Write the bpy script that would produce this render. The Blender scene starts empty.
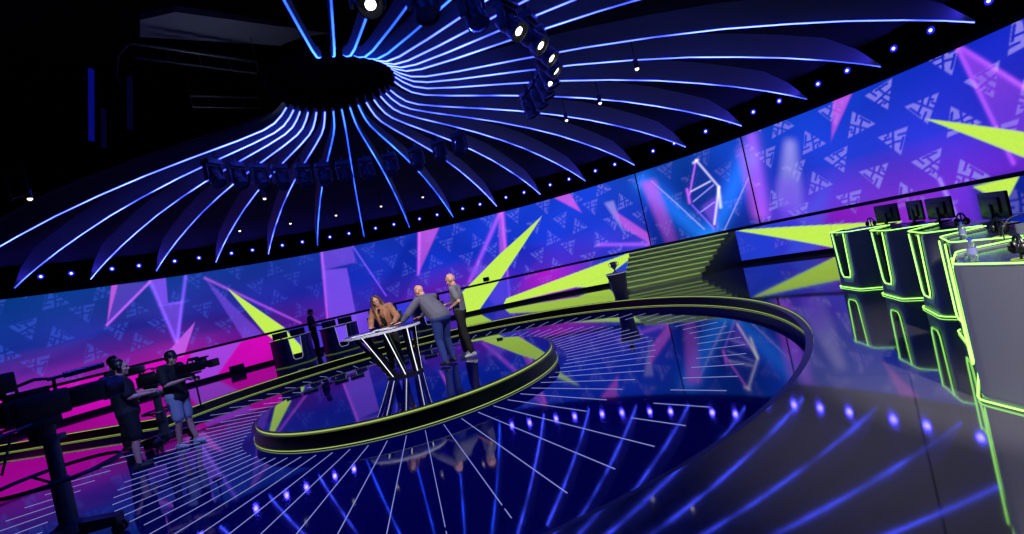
import bpy, bmesh, math, random
import numpy as np
from mathutils import Vector, Matrix
random.seed(7)
rng = np.random.default_rng(7)
PI = math.pi
R_ = math.radians
COL = bpy.context.scene.collection
SC = bpy.context.scene

# ------------------------------------------------------------------ layout (metres)
C = Vector((-2.264, 8.797, 0))      # centre of the round stage
W = Vector((-3.04, 6.66, 0))        # centre of the curved screen wall
RW = 13.2                           # radius of the screen wall
R_PLAT, Z_PLAT = 2.73, 0.25
R_RING, Z_STAGE = 6.46, 0.24
Z_LEDGE, Z_TOP = 1.40, 4.13


def pc(phi, r, z=0.0):              # polar around the stage centre, phi from +Y towards +X
    a = R_(phi)
    return Vector((C.x + r * math.sin(a), C.y + r * math.cos(a), z))


def pw(th, r, z=0.0):               # polar around the wall centre
    a = R_(th)
    return Vector((W.x + r * math.sin(a), W.y + r * math.cos(a), z))


# ------------------------------------------------------------------ materials
def lin(c):
    return tuple((x / 255 / 12.92) if x / 255 <= 0.04045 else ((x / 255 + 0.055) / 1.055) ** 2.4 for x in c)


def mat(name, rgb, rough=0.5, metal=0.0, ior=1.5, emit=None, strength=0.0, bump=0.0, noise=0.0, nscale=40.0, alpha=None, transmission=0.0):
    m = bpy.data.materials.new(name)
    m.use_nodes = True
    nt = m.node_tree
    b = nt.nodes['Principled BSDF']
    b.inputs['Base Color'].default_value = (*lin(rgb), 1)
    b.inputs['Roughness'].default_value = rough
    b.inputs['Metallic'].default_value = metal
    b.inputs['IOR'].default_value = ior
    if transmission:
        b.inputs['Transmission Weight'].default_value = transmission
    if emit is not None:
        b.inputs['Emission Color'].default_value = (*emit, 1)
        b.inputs['Emission Strength'].default_value = strength
    if noise or bump:
        tc = nt.nodes.new('ShaderNodeTexCoord')
        n = nt.nodes.new('ShaderNodeTexNoise')
        n.inputs['Scale'].default_value = nscale
        n.inputs['Detail'].default_value = 4
        nt.links.new(tc.outputs['Object'], n.inputs['Vector'])
        if noise:
            mx = nt.nodes.new('ShaderNodeMix')
            mx.data_type = 'RGBA'
            l = lin(rgb)
            mx.inputs['A'].default_value = (*[x * (1 - noise) for x in l], 1)
            mx.inputs['B'].default_value = (*[min(1, x * (1 + noise)) for x in l], 1)
            nt.links.new(n.outputs['Fac'], mx.inputs['Factor'])
            nt.links.new(mx.outputs['Result'], b.inputs['Base Color'])
        if bump:
            bp = nt.nodes.new('ShaderNodeBump')
            bp.inputs['Strength'].default_value = bump
            bp.inputs['Distance'].default_value = 0.01
            nt.links.new(n.outputs['Fac'], bp.inputs['Height'])
            nt.links.new(bp.outputs['Normal'], b.inputs['Normal'])
    return m


def emat(name, rgb, strength):
    m = bpy.data.materials.new(name)
    m.use_nodes = True
    nt = m.node_tree
    nt.nodes.clear()
    o = nt.nodes.new('ShaderNodeOutputMaterial')
    e = nt.nodes.new('ShaderNodeEmission')
    e.inputs['Color'].default_value = (*rgb, 1)
    e.inputs['Strength'].default_value = strength
    nt.links.new(e.outputs[0], o.inputs[0])
    return m


def led_chase(name, cols, scale):
    """LED line whose pixels run between bright and dimmer along its length."""
    m = bpy.data.materials.new(name)
    m.use_nodes = True
    nt = m.node_tree
    nt.nodes.clear()
    o = nt.nodes.new('ShaderNodeOutputMaterial')
    e = nt.nodes.new('ShaderNodeEmission')
    tc = nt.nodes.new('ShaderNodeTexCoord')
    n = nt.nodes.new('ShaderNodeTexNoise')
    n.inputs['Scale'].default_value = scale
    n.inputs['Detail'].default_value = 1
    r = nt.nodes.new('ShaderNodeValToRGB')
    r.color_ramp.elements[0].position = 0.36
    r.color_ramp.elements[1].position = 0.66
    r.color_ramp.elements[0].color = (*cols[0], 1)
    r.color_ramp.elements[1].color = (*cols[1], 1)
    nt.links.new(tc.outputs['Object'], n.inputs['Vector'])
    nt.links.new(n.outputs['Fac'], r.inputs['Fac'])
    nt.links.new(r.outputs['Color'], e.inputs['Color'])
    e.inputs['Strength'].default_value = cols[2]
    nt.links.new(e.outputs[0], o.inputs[0])
    return m


def gloss_floor(name, rgb, rough, ior, tile=0.0, seam=0.5):
    m = mat(name, rgb, rough, 0, ior)
    nt = m.node_tree
    b = nt.nodes['Principled BSDF']
    tc = nt.nodes.new('ShaderNodeTexCoord')
    n = nt.nodes.new('ShaderNodeTexNoise')
    n.inputs['Scale'].default_value = 3.0
    n.inputs['Detail'].default_value = 5
    nt.links.new(tc.outputs['Object'], n.inputs['Vector'])
    mr = nt.nodes.new('ShaderNodeMapRange')
    mr.inputs['To Min'].default_value = rough * 0.7
    mr.inputs['To Max'].default_value = rough * 1.35
    nt.links.new(n.outputs['Fac'], mr.inputs['Value'])
    nt.links.new(mr.outputs[0], b.inputs['Roughness'])
    if tile:
        br = nt.nodes.new('ShaderNodeTexBrick')
        br.offset = 0.0
        br.inputs['Scale'].default_value = 1.0
        br.inputs['Brick Width'].default_value = tile
        br.inputs['Row Height'].default_value = tile
        br.inputs['Mortar Size'].default_value = 0.006
        l = lin(rgb)
        br.inputs['Color1'].default_value = (*l, 1)
        br.inputs['Color2'].default_value = (*[x * 0.92 for x in l], 1)
        br.inputs['Mortar'].default_value = (*[x * seam for x in l], 1)
        mp = nt.nodes.new('ShaderNodeMapping')
        mp.inputs['Rotation'].default_value = (0, 0, R_(38))
        nt.links.new(tc.outputs['Object'], mp.inputs['Vector'])
        nt.links.new(mp.outputs[0], br.inputs['Vector'])
        nt.links.new(br.outputs['Color'], b.inputs['Base Color'])
    return m


M = {}
M['black'] = mat('matt_black', (9, 9, 11), 0.6)
M['void'] = mat('studio_black', (5, 5, 7), 0.9)
M['ceiling'] = mat('ceiling_black', (12, 12, 14), 0.95)
M['fin'] = mat('fin_paint', (150, 152, 160), 0.55)
M['fascia'] = mat('fascia_black', (4, 4, 5), 1.0, 0, 1.1)
M['riser'] = mat('riser_black', (7, 7, 9), 0.35)
M['floor'] = gloss_floor('floor_gloss', (16, 18, 90), 0.045, 2.4)
M['plat'] = gloss_floor('platform_gloss', (14, 18, 80), 0.03, 2.5)
M['stage'] = gloss_floor('stage_gloss', (72, 70, 78), 0.05, 2.15, 2.4)
M['led_green'] = emat('led_green', (0.30, 0.85, 0.12), 3.2)
M['led_green_dim'] = emat('led_green_dim', (0.42, 0.56, 0.13), 0.95)
M['led_white'] = emat('led_white', (0.8, 0.86, 1.0), 1.6)
M['led_floor'] = emat('led_floor', (0.32, 0.36, 0.85), 0.85)
M['led_fin'] = led_chase('led_fin', ((0.07, 0.13, 2.2), (0.52, 0.80, 12.0), 1.6), 0.85)
M['led_fin_cyan'] = led_chase('led_fin_cyan', ((0.03, 0.14, 2.6), (0.14, 0.62, 11.0), 1.6), 0.8)
M['lamp_blue'] = emat('lamp_blue', (0.5, 0.55, 1.0), 3)
M['lamp_white'] = emat('lamp_white', (1.0, 0.97, 0.9), 6)
M['lamp_small'] = emat('lamp_small', (1.0, 0.9, 0.75), 2.0)
M['desk'] = mat('desk_shell', (104, 106, 120), 0.3, 0, 1.5)
M['plastic'] = mat('black_plastic', (12, 12, 14), 0.35)
M['grey_metal'] = mat('grey_metal', (70, 74, 84), 0.4, 0.6)
M['bluegrey'] = mat('bulkhead_paint', (120, 124, 135), 0.7)


# ------------------------------------------------------------------ mesh helpers
class MB:
    def __init__(self):
        self.bm = bmesh.new()

    def box(self, c, s, rot=None):
        m = Matrix.Translation(Vector(c)) @ (rot.to_4x4() if rot else Matrix.Identity(4)) @ Matrix.Diagonal((*s, 1))
        bmesh.ops.create_cube(self.bm, size=1.0, matrix=m)
        return self

    def bbox(self, c, s, bev=0.01, rot=None, seg=2):
        t = bmesh.new()
        m = Matrix.Translation(Vector(c)) @ (rot.to_4x4() if rot else Matrix.Identity(4)) @ Matrix.Diagonal((*s, 1))
        bmesh.ops.create_cube(t, size=1.0, matrix=m)
        bmesh.ops.bevel(t, geom=t.edges[:], offset=bev, segments=seg, affect='EDGES', profile=0.6)
        me = bpy.data.meshes.new('t')
        t.to_mesh(me)
        t.free()
        self.bm.from_mesh(me)
        bpy.data.meshes.remove(me)
        return self

    def cyl(self, a, b, r1, r2=None, n=12, caps=True):
        a, b = Vector(a), Vector(b)
        d = b - a
        q = d.to_track_quat('Z', 'Y').to_matrix().to_4x4()
        m = Matrix.Translation((a + b) / 2) @ q
        bmesh.ops.create_cone(self.bm, cap_ends=caps, segments=n, radius1=r1, radius2=r1 if r2 is None else r2, depth=d.length, matrix=m)
        return self

    def ball(self, c, r, rot=None, u=14, v=9):
        s = (r, r, r) if isinstance(r, (int, float)) else r
        m = Matrix.Translation(Vector(c)) @ (rot.to_4x4() if rot else Matrix.Identity(4)) @ Matrix.Diagonal((*s, 1))
        bmesh.ops.create_uvsphere(self.bm, u_segments=u, v_segments=v, radius=1.0, matrix=m)
        return self

    def cap(self, a, b, ra, rb=None, n=10):            # tapered limb with round ends
        rb = ra if rb is None else rb
        self.ball(a, ra, u=n, v=max(5, n // 2 + 1))
        self.ball(b, rb, u=n, v=max(5, n // 2 + 1))
        if (Vector(b) - Vector(a)).length > 1e-4:
            self.cyl(a, b, ra, rb, n)
        return self

    def tube(self, pts, r, n=6, closed=False):
        pts = [Vector(p) for p in pts]
        N = len(pts)
        rings = []
        prev = None
        for i, p in enumerate(pts):
            if closed:
                d = pts[(i + 1) % N] - pts[i - 1]
            else:
                d = pts[min(i + 1, N - 1)] - pts[max(i - 1, 0)]
            d.normalize()
            up = Vector((0, 0, 1)) if abs(d.z) < 0.95 else Vector((1, 0, 0))
            if prev is not None and abs(prev.dot(d)) < 0.9:
                up = prev
            s = d.cross(up).normalized()
            t = s.cross(d).normalized()
            prev = t
            rr = r[i] if isinstance(r, (list, tuple)) else r
            rings.append([self.bm.verts.new(p + s * rr * math.cos(2 * PI * k / n) + t * rr * math.sin(2 * PI * k / n)) for k in range(n)])
        for i in range(N if closed else N - 1):
            a, b = rings[i], rings[(i + 1) % N]
            for k in range(n):
                self.bm.faces.new((a[k], a[(k + 1) % n], b[(k + 1) % n], b[k]))
        if not closed:
            self.bm.faces.new(rings[0][::-1])
            self.bm.faces.new(rings[-1])
        return self

    def lathe(self, prof, c=(0, 0, 0), n=48, caps=False):
        rings = []
        for r, z in prof:
            rings.append([self.bm.verts.new((c[0] + r * math.cos(2 * PI * k / n), c[1] + r * math.sin(2 * PI * k / n), c[2] + z)) for k in range(n)])
        for a, b in zip(rings, rings[1:]):
            for k in range(n):
                self.bm.faces.new((a[k], a[(k + 1) % n], b[(k + 1) % n], b[k]))
        if caps:
            self.bm.faces.new(rings[0][::-1])
            self.bm.faces.new(rings[-1])
        return self

    def grid(self, rows):                                   # rows of points -> quads
        vs = [[self.bm.verts.new(p) for p in r] for r in rows]
        for a, b in zip(vs, vs[1:]):
            for k in range(len(a) - 1):
                self.bm.faces.new((a[k], a[k + 1], b[k + 1], b[k]))
        return self

    def loft(self, rings, closed_ends=True):                # rings of equal length, each closed
        vs = [[self.bm.verts.new(p) for p in r] for r in rings]
        n = len(vs[0])
        for a, b in zip(vs, vs[1:]):
            for k in range(n):
                self.bm.faces.new((a[k], a[(k + 1) % n], b[(k + 1) % n], b[k]))
        if closed_ends:
            self.bm.faces.new(vs[0][::-1])
            self.bm.faces.new(vs[-1])
        return self

    def prism(self, poly, off):                             # polygon swept by a vector
        off = Vector(off)
        return self.loft([[Vector(p) for p in poly], [Vector(p) + off for p in poly]])

    def build(self, name, m, parent=None, smooth=False, origin=None):
        bmesh.ops.recalc_face_normals(self.bm, faces=self.bm.faces[:])
        if origin is not None:
            bmesh.ops.translate(self.bm, verts=self.bm.verts[:], vec=-Vector(origin))
        me = bpy.data.meshes.new(name)
        self.bm.to_mesh(me)
        self.bm.free()
        if smooth:
            me.polygons.foreach_set('use_smooth', [True] * len(me.polygons))
            if smooth != 'all':
                try:
                    me.set_sharp_from_angle(angle=R_(40))
                except Exception:
                    pass
        o = bpy.data.objects.new(name, me)
        COL.objects.link(o)
        me.materials.append(m)
        if origin is not None:
            o.location = origin
        if parent is not None:
            o.parent = parent
            if origin is not None:
                o.location = Vector(origin) - parent.location
        return o


def tag(o, label=None, cat=None, group=None, kind=None):
    if label:
        o['label'] = label
    if cat:
        o['category'] = cat
    if group:
        o['group'] = group
    if kind:
        o['kind'] = kind
    return o


def empty(name, loc, rz=0.0, label=None, cat=None, group=None, kind=None):
    o = bpy.data.objects.new(name, None)
    o.empty_display_size = 0.2
    COL.objects.link(o)
    o.location = loc
    o.rotation_euler = (0, 0, rz)
    return tag(o, label, cat, group, kind)


def kids(o):
    return [c for c in bpy.data.objects if c.parent == o]


def copy_tree(o, parent=None):
    c = o.copy()
    COL.objects.link(c)
    if parent is not None:
        c.parent = parent
    for ch in kids(o):
        copy_tree(ch, c)
    return c


def struct(mb, name, m, label, cat, smooth=False):
    return tag(mb.build(name, m, None, smooth), label, cat, None, 'structure')


ORD = ['first', 'second', 'third', 'fourth', 'fifth', 'sixth', 'seventh', 'eighth', 'ninth', 'tenth', 'eleventh', 'twelfth', 'thirteenth',
       'fourteenth', 'fifteenth', 'sixteenth', 'seventeenth', 'eighteenth', 'nineteenth', 'twentieth']

# ------------------------------------------------------------------ camera
cam = bpy.data.cameras.new('camera')
cam.sensor_width = 36
cam.sensor_fit = 'HORIZONTAL'
cam.lens = 465.7 / 1024 * 36
cam.clip_start = 0.05
camo = bpy.data.objects.new('camera', cam)
COL.objects.link(camo)
rl = 0.2239
c_, s_ = math.cos(rl), math.sin(rl)
camo.matrix_world = Matrix(((c_, s_, 0, 0), (0, 0, -1, 0), (-s_, c_, 0, 1.8), (0, 0, 0, 1)))
SC.camera = camo
vs_ = SC.view_settings
vs_.view_transform = 'Standard'
vs_.look = 'None'
vs_.exposure = 0
vs_.gamma = 1
vs_.use_curve_mapping = False
wd = bpy.data.worlds.new('studio_dark')
SC.world = wd
wd.use_nodes = True
wd.node_tree.nodes['Background'].inputs[0].default_value = (0.002, 0.002, 0.004, 1)
wd.node_tree.nodes['Background'].inputs[1].default_value = 0.3

# ------------------------------------------------------------------ floor and stage
fl = MB()
fl.lathe([(0.001, 0), (4, 0), (8, 0), (14, 0), (17.5, 0)], (W.x, W.y, 0), 72)
floor = struct(fl, 'floor', M['floor'], 'dark mirror-gloss studio floor ringed by radial white light lines', 'floor')
dphi = 360 / 75
for k in range(75):
    a = 156.2 + k * dphi
    b = MB()
    p, q = pc(a, 2.9, 0.002), pc(a, 5.45 if 142 < a % 360 < 206 else 4.42, 0.002)
    rot = Matrix.Rotation(-R_(a), 3, 'Z')
    b.box((p + q) / 2, (0.006, (q - p).length, 0.004), rot)
    b.build('light_line', M['led_floor'], floor)
    b = MB()
    p, q = pc(a, 5.52 if 158 < a % 360 < 206 else 5.05, 0.002), pc(a, 5.68, 0.002)
    b.box((p + q) / 2, (0.006, (q - p).length, 0.004), rot)
    b.build('light_dash', M['led_floor'], floor)

st = MB()
PH0, PH1 = -74, 200
phis = [PH0 + (PH1 - PH0) * i / 137 for i in range(138)]


def wall_hit(phi, r):
    d = Vector((math.sin(R_(phi)), math.cos(R_(phi)), 0))
    o = C - W
    b = o.dot(d)
    t = -b + math.sqrt(b * b - (o.dot(o) - r * r))
    return t


inn = [pc(a, R_RING, Z_STAGE) for a in phis]
out = [pc(a, wall_hit(a, RW + 0.3), Z_STAGE) for a in phis]
mid1 = [p.lerp(q, 0.33) for p, q in zip(inn, out)]
mid2 = [p.lerp(q, 0.66) for p, q in zip(inn, out)]
st.grid([inn, mid1, mid2, out])
stage = struct(st, 'floor_stage', M['stage'], 'raised grey gloss stage floor wrapping around the sunken circle', 'stage floor')
rs = MB()
zz = [0.0, Z_STAGE]
path = [out[0]] + inn + [out[-1]]
rs.grid([[Vector((p.x, p.y, z)) for p in path] for z in (0.0, Z_STAGE - 0.001)])
rs.build('riser', M['riser'], stage)
def edge_line(r_off, z):
    out_ = [pc(PH0, R_RING + 6.4 * f, 0) + Vector((-0.01, -0.012, 0)) * (1 if r_off <= 0 else -4) for f in (1, 0.5, 0.03)]
    return [Vector((p.x, p.y, z)) for p in out_ + [pc(a, R_RING + r_off) for a in phis]]


for r_off, z0, z1 in ((-0.004, Z_STAGE - 0.026, Z_STAGE - 0.012), (-0.008, 0.010, 0.021)):
    t = MB()
    t.grid([edge_line(r_off, z0), edge_line(r_off, z1)])
    t.build('light_strip', M['led_green_dim'], stage)
t = MB()                                                    # narrow shelf added to keep the upper line out of the floor's mirror
t.grid([edge_line(-0.001, Z_STAGE - 0.028), edge_line(-0.085, Z_STAGE - 0.028)])
t.grid([edge_line(-0.001, Z_STAGE - 0.032), edge_line(-0.085, Z_STAGE - 0.028)])
t.build('line_shield', M['riser'], stage)

# ------------------------------------------------------------------ round platform
plat = empty('round_platform', (C.x, C.y, 0), 0, 'low round glossy platform with black rim and two green light lines', 'platform')
MB().lathe([(0.001, Z_PLAT), (1.2, Z_PLAT), (R_PLAT - 0.10, Z_PLAT)], (0, 0, 0), 128).build('deck', M['plat'], plat)
MB().lathe([(R_PLAT - 0.10, Z_PLAT), (R_PLAT - 0.07, Z_PLAT), (R_PLAT - 0.07, Z_PLAT - 0.034), (R_PLAT, Z_PLAT - 0.036), (R_PLAT, Z_PLAT - 0.042), (R_PLAT - 0.05, Z_PLAT - 0.05), (R_PLAT - 0.01, 0.03), (R_PLAT - 0.01, 0.0)], (0, 0, 0), 128).build('riser', M['riser'], plat, True)  # lip added under the upper line hides it from the floor's mirror
MB().lathe([(R_PLAT - 0.066, Z_PLAT - 0.033), (R_PLAT - 0.066, Z_PLAT - 0.012)], (0, 0, 0), 128).build('light_strip', M['led_green_dim'], plat)
MB().lathe([(R_PLAT + 0.002, 0.010), (R_PLAT + 0.002, 0.022)], (0, 0, 0), 128).build('light_strip', M['led_green_dim'], plat)

# ------------------------------------------------------------------ LED screen wall


def sstep(e0, e1, x):
    t = np.clip((x - e0) / (e1 - e0), 0, 1)
    return t * t * (3 - 2 * t)


ARC = RW * PI / 180                                        # metres per degree along the screen


def poly_mask(T, Z, pts, soft=0.03):
    """coverage of a convex polygon given in (degrees, metres)"""
    p = [(a * ARC, b) for a, b in pts]
    ar = sum(p[i][0] * p[(i + 1) % len(p)][1] - p[(i + 1) % len(p)][0] * p[i][1] for i in range(len(p)))
    if ar < 0:
        p = p[::-1]
    m = np.ones_like(T)
    S = T * ARC
    for i in range(len(p)):
        (x0, y0), (x1, y1) = p[i], p[(i + 1) % len(p)]
        L = math.hypot(x1 - x0, y1 - y0) + 1e-9
        d = ((x1 - x0) * (Z - y0) - (y1 - y0) * (S - x0)) / L
        m = m * sstep(-soft * 0.5, soft * 0.5, d)
    return m


def seg_dist(T, Z, a, b):
    S = T * ARC
    ax, ay, bx, by = a[0] * ARC, a[1], b[0] * ARC, b[1]
    vx, vy = bx - ax, by - ay
    t = np.clip(((S - ax) * vx + (Z - ay) * vy) / (vx * vx + vy * vy + 1e-9), 0, 1)
    return np.hypot(S - ax - t * vx, Z - ay - t * vy), t


def srgb(*c):
    return np.array(lin(c))


GREEN = srgb(196, 240, 84)
PINK = srgb(205, 95, 240)
LAV = srgb(128, 82, 245)
SKY = srgb(30, 130, 250)
PALE = srgb(165, 160, 250)

# event mark: triangle cut into three stroke letters, unit size
MARK_TRI = [(-.54, .44), (.54, .44), (.06, -.52)]
MARK = [[(.03, .50), (-.14, -.22)], [(.60, .22), (.17, .25)], [(-.06, .04), (.22, .00)], [(-.44, .22), (-.08, .22)], [(-.30, .34), (-.30, .22)], [(-.16, .44), (-.20, .33)], [(-.28, .00), (-.12, .02)], [(.30, .10), (.10, -.30)]]


def interp(th, nodes):
    xs = [n[0] for n in nodes]
    return np.stack([np.interp(th, xs, [lin(n[1])[i] for n in nodes]) for i in range(3)], -1)


TOPC = [(-75, (8, 58, 140)), (-60, (8, 60, 142)), (-45, (14, 58, 150)), (-25, (20, 50, 150)), (0, (18, 52, 195)), (30, (20, 62, 210)), (37, (20, 70, 190)), (46, (12, 62, 165)), (56, (16, 66, 200)), (66, (16, 60, 205)), (78, (18, 40, 195)), (92, (26, 40, 190))]
MIDC = [(-75, (15, 45, 140)), (-60, (22, 46, 150)), (-45, (48, 44, 160)), (-25, (30, 36, 158)), (0, (16, 48, 195)), (20, (22, 54, 210)), (30, (28, 60, 216)), (38, (20, 50, 180)), (46, (8, 38, 135)), (55, (30, 60, 205)), (66, (34, 60, 216)), (80, (46, 46, 208)), (92, (50, 44, 204))]
BOTC = [(-75, (110, 25, 150)), (-60, (128, 28, 160)), (-45, (150, 22, 150)), (-32, (90, 18, 140)), (-10, (80, 22, 160)), (2, (100, 24, 170)), (15, (88, 34, 195)), (25, (78, 44, 210)), (37, (60, 60, 205)), (39, (12, 40, 140)), (46, (8, 26, 110)), (54, (20, 45, 160)), (58, (90, 60, 225)), (68, (122, 56, 225)), (80, (108, 40, 212)), (92, (100, 40, 205))]
LOWC = [(-75, (200, 10, 175)), (-60, (205, 8, 182)), (-45, (200, 10, 180)), (-31.5, (196, 8, 172)), (-30.4, (190, 10, 170)), (-29.5, (50, 34, 175)), (-22, (80, 60, 225)), (-16, (120, 70, 235)), (-9, (44, 52, 205)), (0, (90, 44, 205)), (7, (50, 44, 195)), (13, (110, 36, 200)), (19, (170, 26, 200)), (25, (120, 40, 205)), (30, (46, 66, 212)), (38, (40, 66, 205)), (55, (34, 60, 210)), (59, (60, 50, 210)), (64, (135, 30, 200)), (71, (140, 44, 208)), (76, (104, 50, 220)), (77.5, (20, 40, 150)), (82, (20, 40, 150)), (92, (90, 40, 200))]


def blend(c, m, col, a=1.0):
    m = (m * a)[..., None]
    return c * (1 - m) + col * m


def add(c, m, col, a=1.0):
    return c + (m * a)[..., None] * col


def paint(T, Z):
    v = np.clip((Z - Z_LEDGE) / (Z_TOP - Z_LEDGE), 0, 1)[..., None]
    t, m, b = interp(T, TOPC), interp(T, MIDC), interp(T, BOTC)
    up = np.where(v > 0.45, m + (t - m) * (v - 0.45) / 0.55, b + (m - b) * v / 0.45)
    lo = interp(T, LOWC)
    lo = lo * (0.86 + 0.2 * np.clip((Z - 0.25) / 1.1, 0, 1))[..., None]
    c = np.where((Z < 1.38)[..., None], lo, up)
    # slow cloudy drift of the picture
    n = 0.5 + 0.5 * np.sin(T * 0.31 + 1.3 * np.sin(Z * 1.9 + T * 0.11)) * np.cos(Z * 1.3 - T * 0.17)
    c = c * (0.86 + 0.28 * n)[..., None]
    upm = (Z > 1.38) * 1.0
    lom = 1 - upm
    ctr = ((T > 38.2) & (T < 54.7)) * 1.0
    # soft dark and light facets
    for pts, col, a in (
        ([(-14, 1.4), (-3, 4.2), (2, 4.2), (-8, 1.4)], srgb(10, 30, 150), .5),
        ([(6, 1.2), (15, 2.6), (20, 2.3), (12, .6)], srgb(14, 40, 190), .6),
        ([(24, .3), (30, 1.8), (36, 2.0), (30, .3)], srgb(20, 52, 200), .55),
        ([(-60, 2.0), (-48, 2.9), (-30, 2.3), (-30, 1.9), (-60, 1.9)], srgb(16, 24, 120), .45),
        ([(57, .3), (60, 1.5), (64, 2.2), (61, .3)], srgb(60, 90, 240), .45),
        ([(77, .2), (76.5, 1.4), (90, 1.4), (90, .2)], srgb(14, 34, 150), .8)):
        c = blend(c, poly_mask(T, Z, pts, .35), col, a)
    # repeated event marks in a staggered lattice
    lg = np.zeros_like(T)
    S = T * ARC
    col = 0
    s = -16.5
    while s < 20:
        for row in range(-1, 4):
            zc = 1.52 + 1.225 * row + (0.61 if col % 2 else 0.0) - 0.05 * ((col // 2) % 3)
            if 1.2 < zc < 4.5 or (0.6 < zc <= 1.2 and s > 2):
                rot = [0.05, 2.25, 4.2, 1.2, 3.3][(col * 2 + row) % 5]
                sel = (np.abs(S - s) < 0.5) & (np.abs(Z - zc) < 0.5)
                if sel.any():
                    k = 1 / 0.60
                    x = (S[sel] - s) * k
                    y = (Z[sel] - zc) * k
                    x, y = x * math.cos(rot) + y * math.sin(rot), -x * math.sin(rot) + y * math.cos(rot)
                    d = np.full(x.shape, 9.0)
                    for (ax, ay), (bx, by) in MARK:
                        vx, vy = bx - ax, by - ay
                        tt = np.clip(((x - ax) * vx + (y - ay) * vy) / (vx * vx + vy * vy), 0, 1)
                        d = np.minimum(d, np.hypot(x - ax - tt * vx, y - ay - tt * vy))
                    g = sstep(0.030, 0.062, d)
                    for (ax, ay), (bx, by) in zip(MARK_TRI, MARK_TRI[1:] + MARK_TRI[:1]):
                        L = math.hypot(bx - ax, by - ay)
                        g = g * (1 - sstep(-0.03, 0.03, ((bx - ax) * (y - ay) - (by - ay) * (x - ax)) / L))
                    lg[sel] = np.maximum(lg[sel], g)
        s += 0.632
        col += 1
    amt = np.interp(T, [-62, -30, -22, 0, 20, 36, 38.2, 54.7, 56, 70, 90], [.36, .24, .18, .34, .46, .50, .18, .18, .58, .70, .70])
    amt = amt * (0.35 + 0.65 * upm)
    lgcol = interp(T, [(-75, (60, 100, 235)), (-20, (72, 92, 235)), (10, (105, 115, 245)), (60, (140, 132, 245)), (90, (160, 150, 250))])
    c = c * (1 - (lg * amt)[..., None]) + lgcol * (lg * amt)[..., None]
    # light shafts of the picture

    def tri(pts, colr, a, soft=.05, fade=None):
        nonlocal c
        m = poly_mask(T, Z, pts, soft)
        if fade:
            _, t = seg_dist(T, Z, fade[0], fade[1])
            m = m * (1 - t * fade[2])
        c = blend(c, m, colr, a)

    def line(a, b, w, colr, al, fade=0.0):
        nonlocal c
        d, t = seg_dist(T, Z, a, b)
        c = add(c, np.exp(-(d / w) ** 2) * (1 - fade * t), colr, al)

    tri([(-48.92, 4.15), (-48.2, 4.15), (-50.36, 2.88)], PINK, .8)
    tri([(-48.2, 4.15), (-44.53, 4.07), (-50.36, 2.88)], LAV, .32)
    line((-50.36, 2.88), (-44.53, 4.07), .035, PINK, .8)
    tri([(-44.53, 4.2), (-42.5, 4.2), (-42.96, 3.25), (-43.94, 3.26)], LAV, .85)
    tri([(-43.94, 3.2), (-41.2, 3.2), (-42.9, 1.6)], LAV, .55)
    line((-44.53, 4.1), (-43.06, 1.85), .05, LAV, .8)
    line((-40.01, 4.1), (-42.9, 1.85), .05, LAV, .8)
    line((-43.9, 3.22), (-41.3, 3.2), .04, LAV, .6)
    tri([(-40.17, 2.4), (-45.2, 1.4), (-42.5, 1.3)], PINK, .8)
    tri([(-37.6, 3.91), (-34.3, 1.4), (-31.4, 1.4)], LAV, .45, .08)
    line((-37.6, 3.91), (-25.5, 1.5), .045, PINK, .5)
    tri([(-19.53, 4.3), (-14.39, 4.3), (-14.33, 3.45), (-19.91, 3.39)], LAV, .55, .1)
    tri([(-19.91, 3.39), (-16.07, 3.28), (-16.5, .2), (-21.3, .2)], LAV, .75, .06)
    tri([(-16.07, 3.28), (-14.33, 3.4), (-11, 1.4), (-16.3, 1.4)], srgb(18, 44, 190), .5, .1)
    line((-19.6, 4.2), (-21.1, 1.4), .05, PINK, .7)
    line((-14.39, 4.2), (-10.5, 1.8), .03, LAV, .8)
    tri([(-2.2, 4.3), (2.2, 4.3), (-3.96, 2.4)], PINK, .75, .12, ((0, 4.2), (-3.96, 2.4), .35))
    line((-2.0, 4.2), (-3.96, 2.4), .06, PINK, .6)
    tri([(13.3, 4.3), (14.3, 4.3), (12.6, 1.9), (11.4, 2.2)], PINK, .55, .18)
    line((13.6, 4.2), (5.0, 1.6), .09, PINK, .6, .3)
    line((13.8, 4.2), (11.6, .6), .06, PINK, .45)
    tri([(5.0, 2.2), (11.8, 2.0), (11.4, .4), (8.5, .4)], LAV, .5, .2)
    tri([(23.2, 4.25), (26.5, 4.25), (27.9, 3.3)], PINK, .85, .1)
    tri([(32.2, 3.4), (33.8, 3.4), (34.4, 2.1)], PALE, .6, .15)
    tri([(33.2, 3.1), (38.2, 1.9), (38.2, 1.5), (34.5, 2.3)], PINK, .7, .12)
    line((29.5, 1.9), (38, 1.5), .07, PINK, .5)
    # centre screen
    if True:
        line((39.3, 3.72), (46.8, 1.3), .34, SKY, .62 * 1)
        line((40.6, 3.7), (46.9, 1.6), .02, PALE, .8)
        tri([(39.0, 3.75), (41.2, 3.7), (42.6, 1.3), (40.8, 1.3)], PINK, .7, .3, ((39.6, 3.7), (41.6, 1.3), .75))
        line((54.6, 3.4), (47.6, 1.3), .34, SKY, .62)
        line((54.6, 2.9), (49.4, 1.35), .02, PALE, .7)
        tri([(54.0, 3.8), (54.9, 3.8), (54.9, 1.5), (53.9, 1.6)], PINK, .5, .4)
        WH = srgb(220, 215, 255)
        tri([(47.94, 3.91), (45.64, 2.86), (48.49, 1.5), (50.29, 2.84)], srgb(20, 50, 150), .85, .04)
        tri([(47.2, 2.35), (50.0, 2.6), (48.6, 1.5)], LAV, .6, .2)
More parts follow.
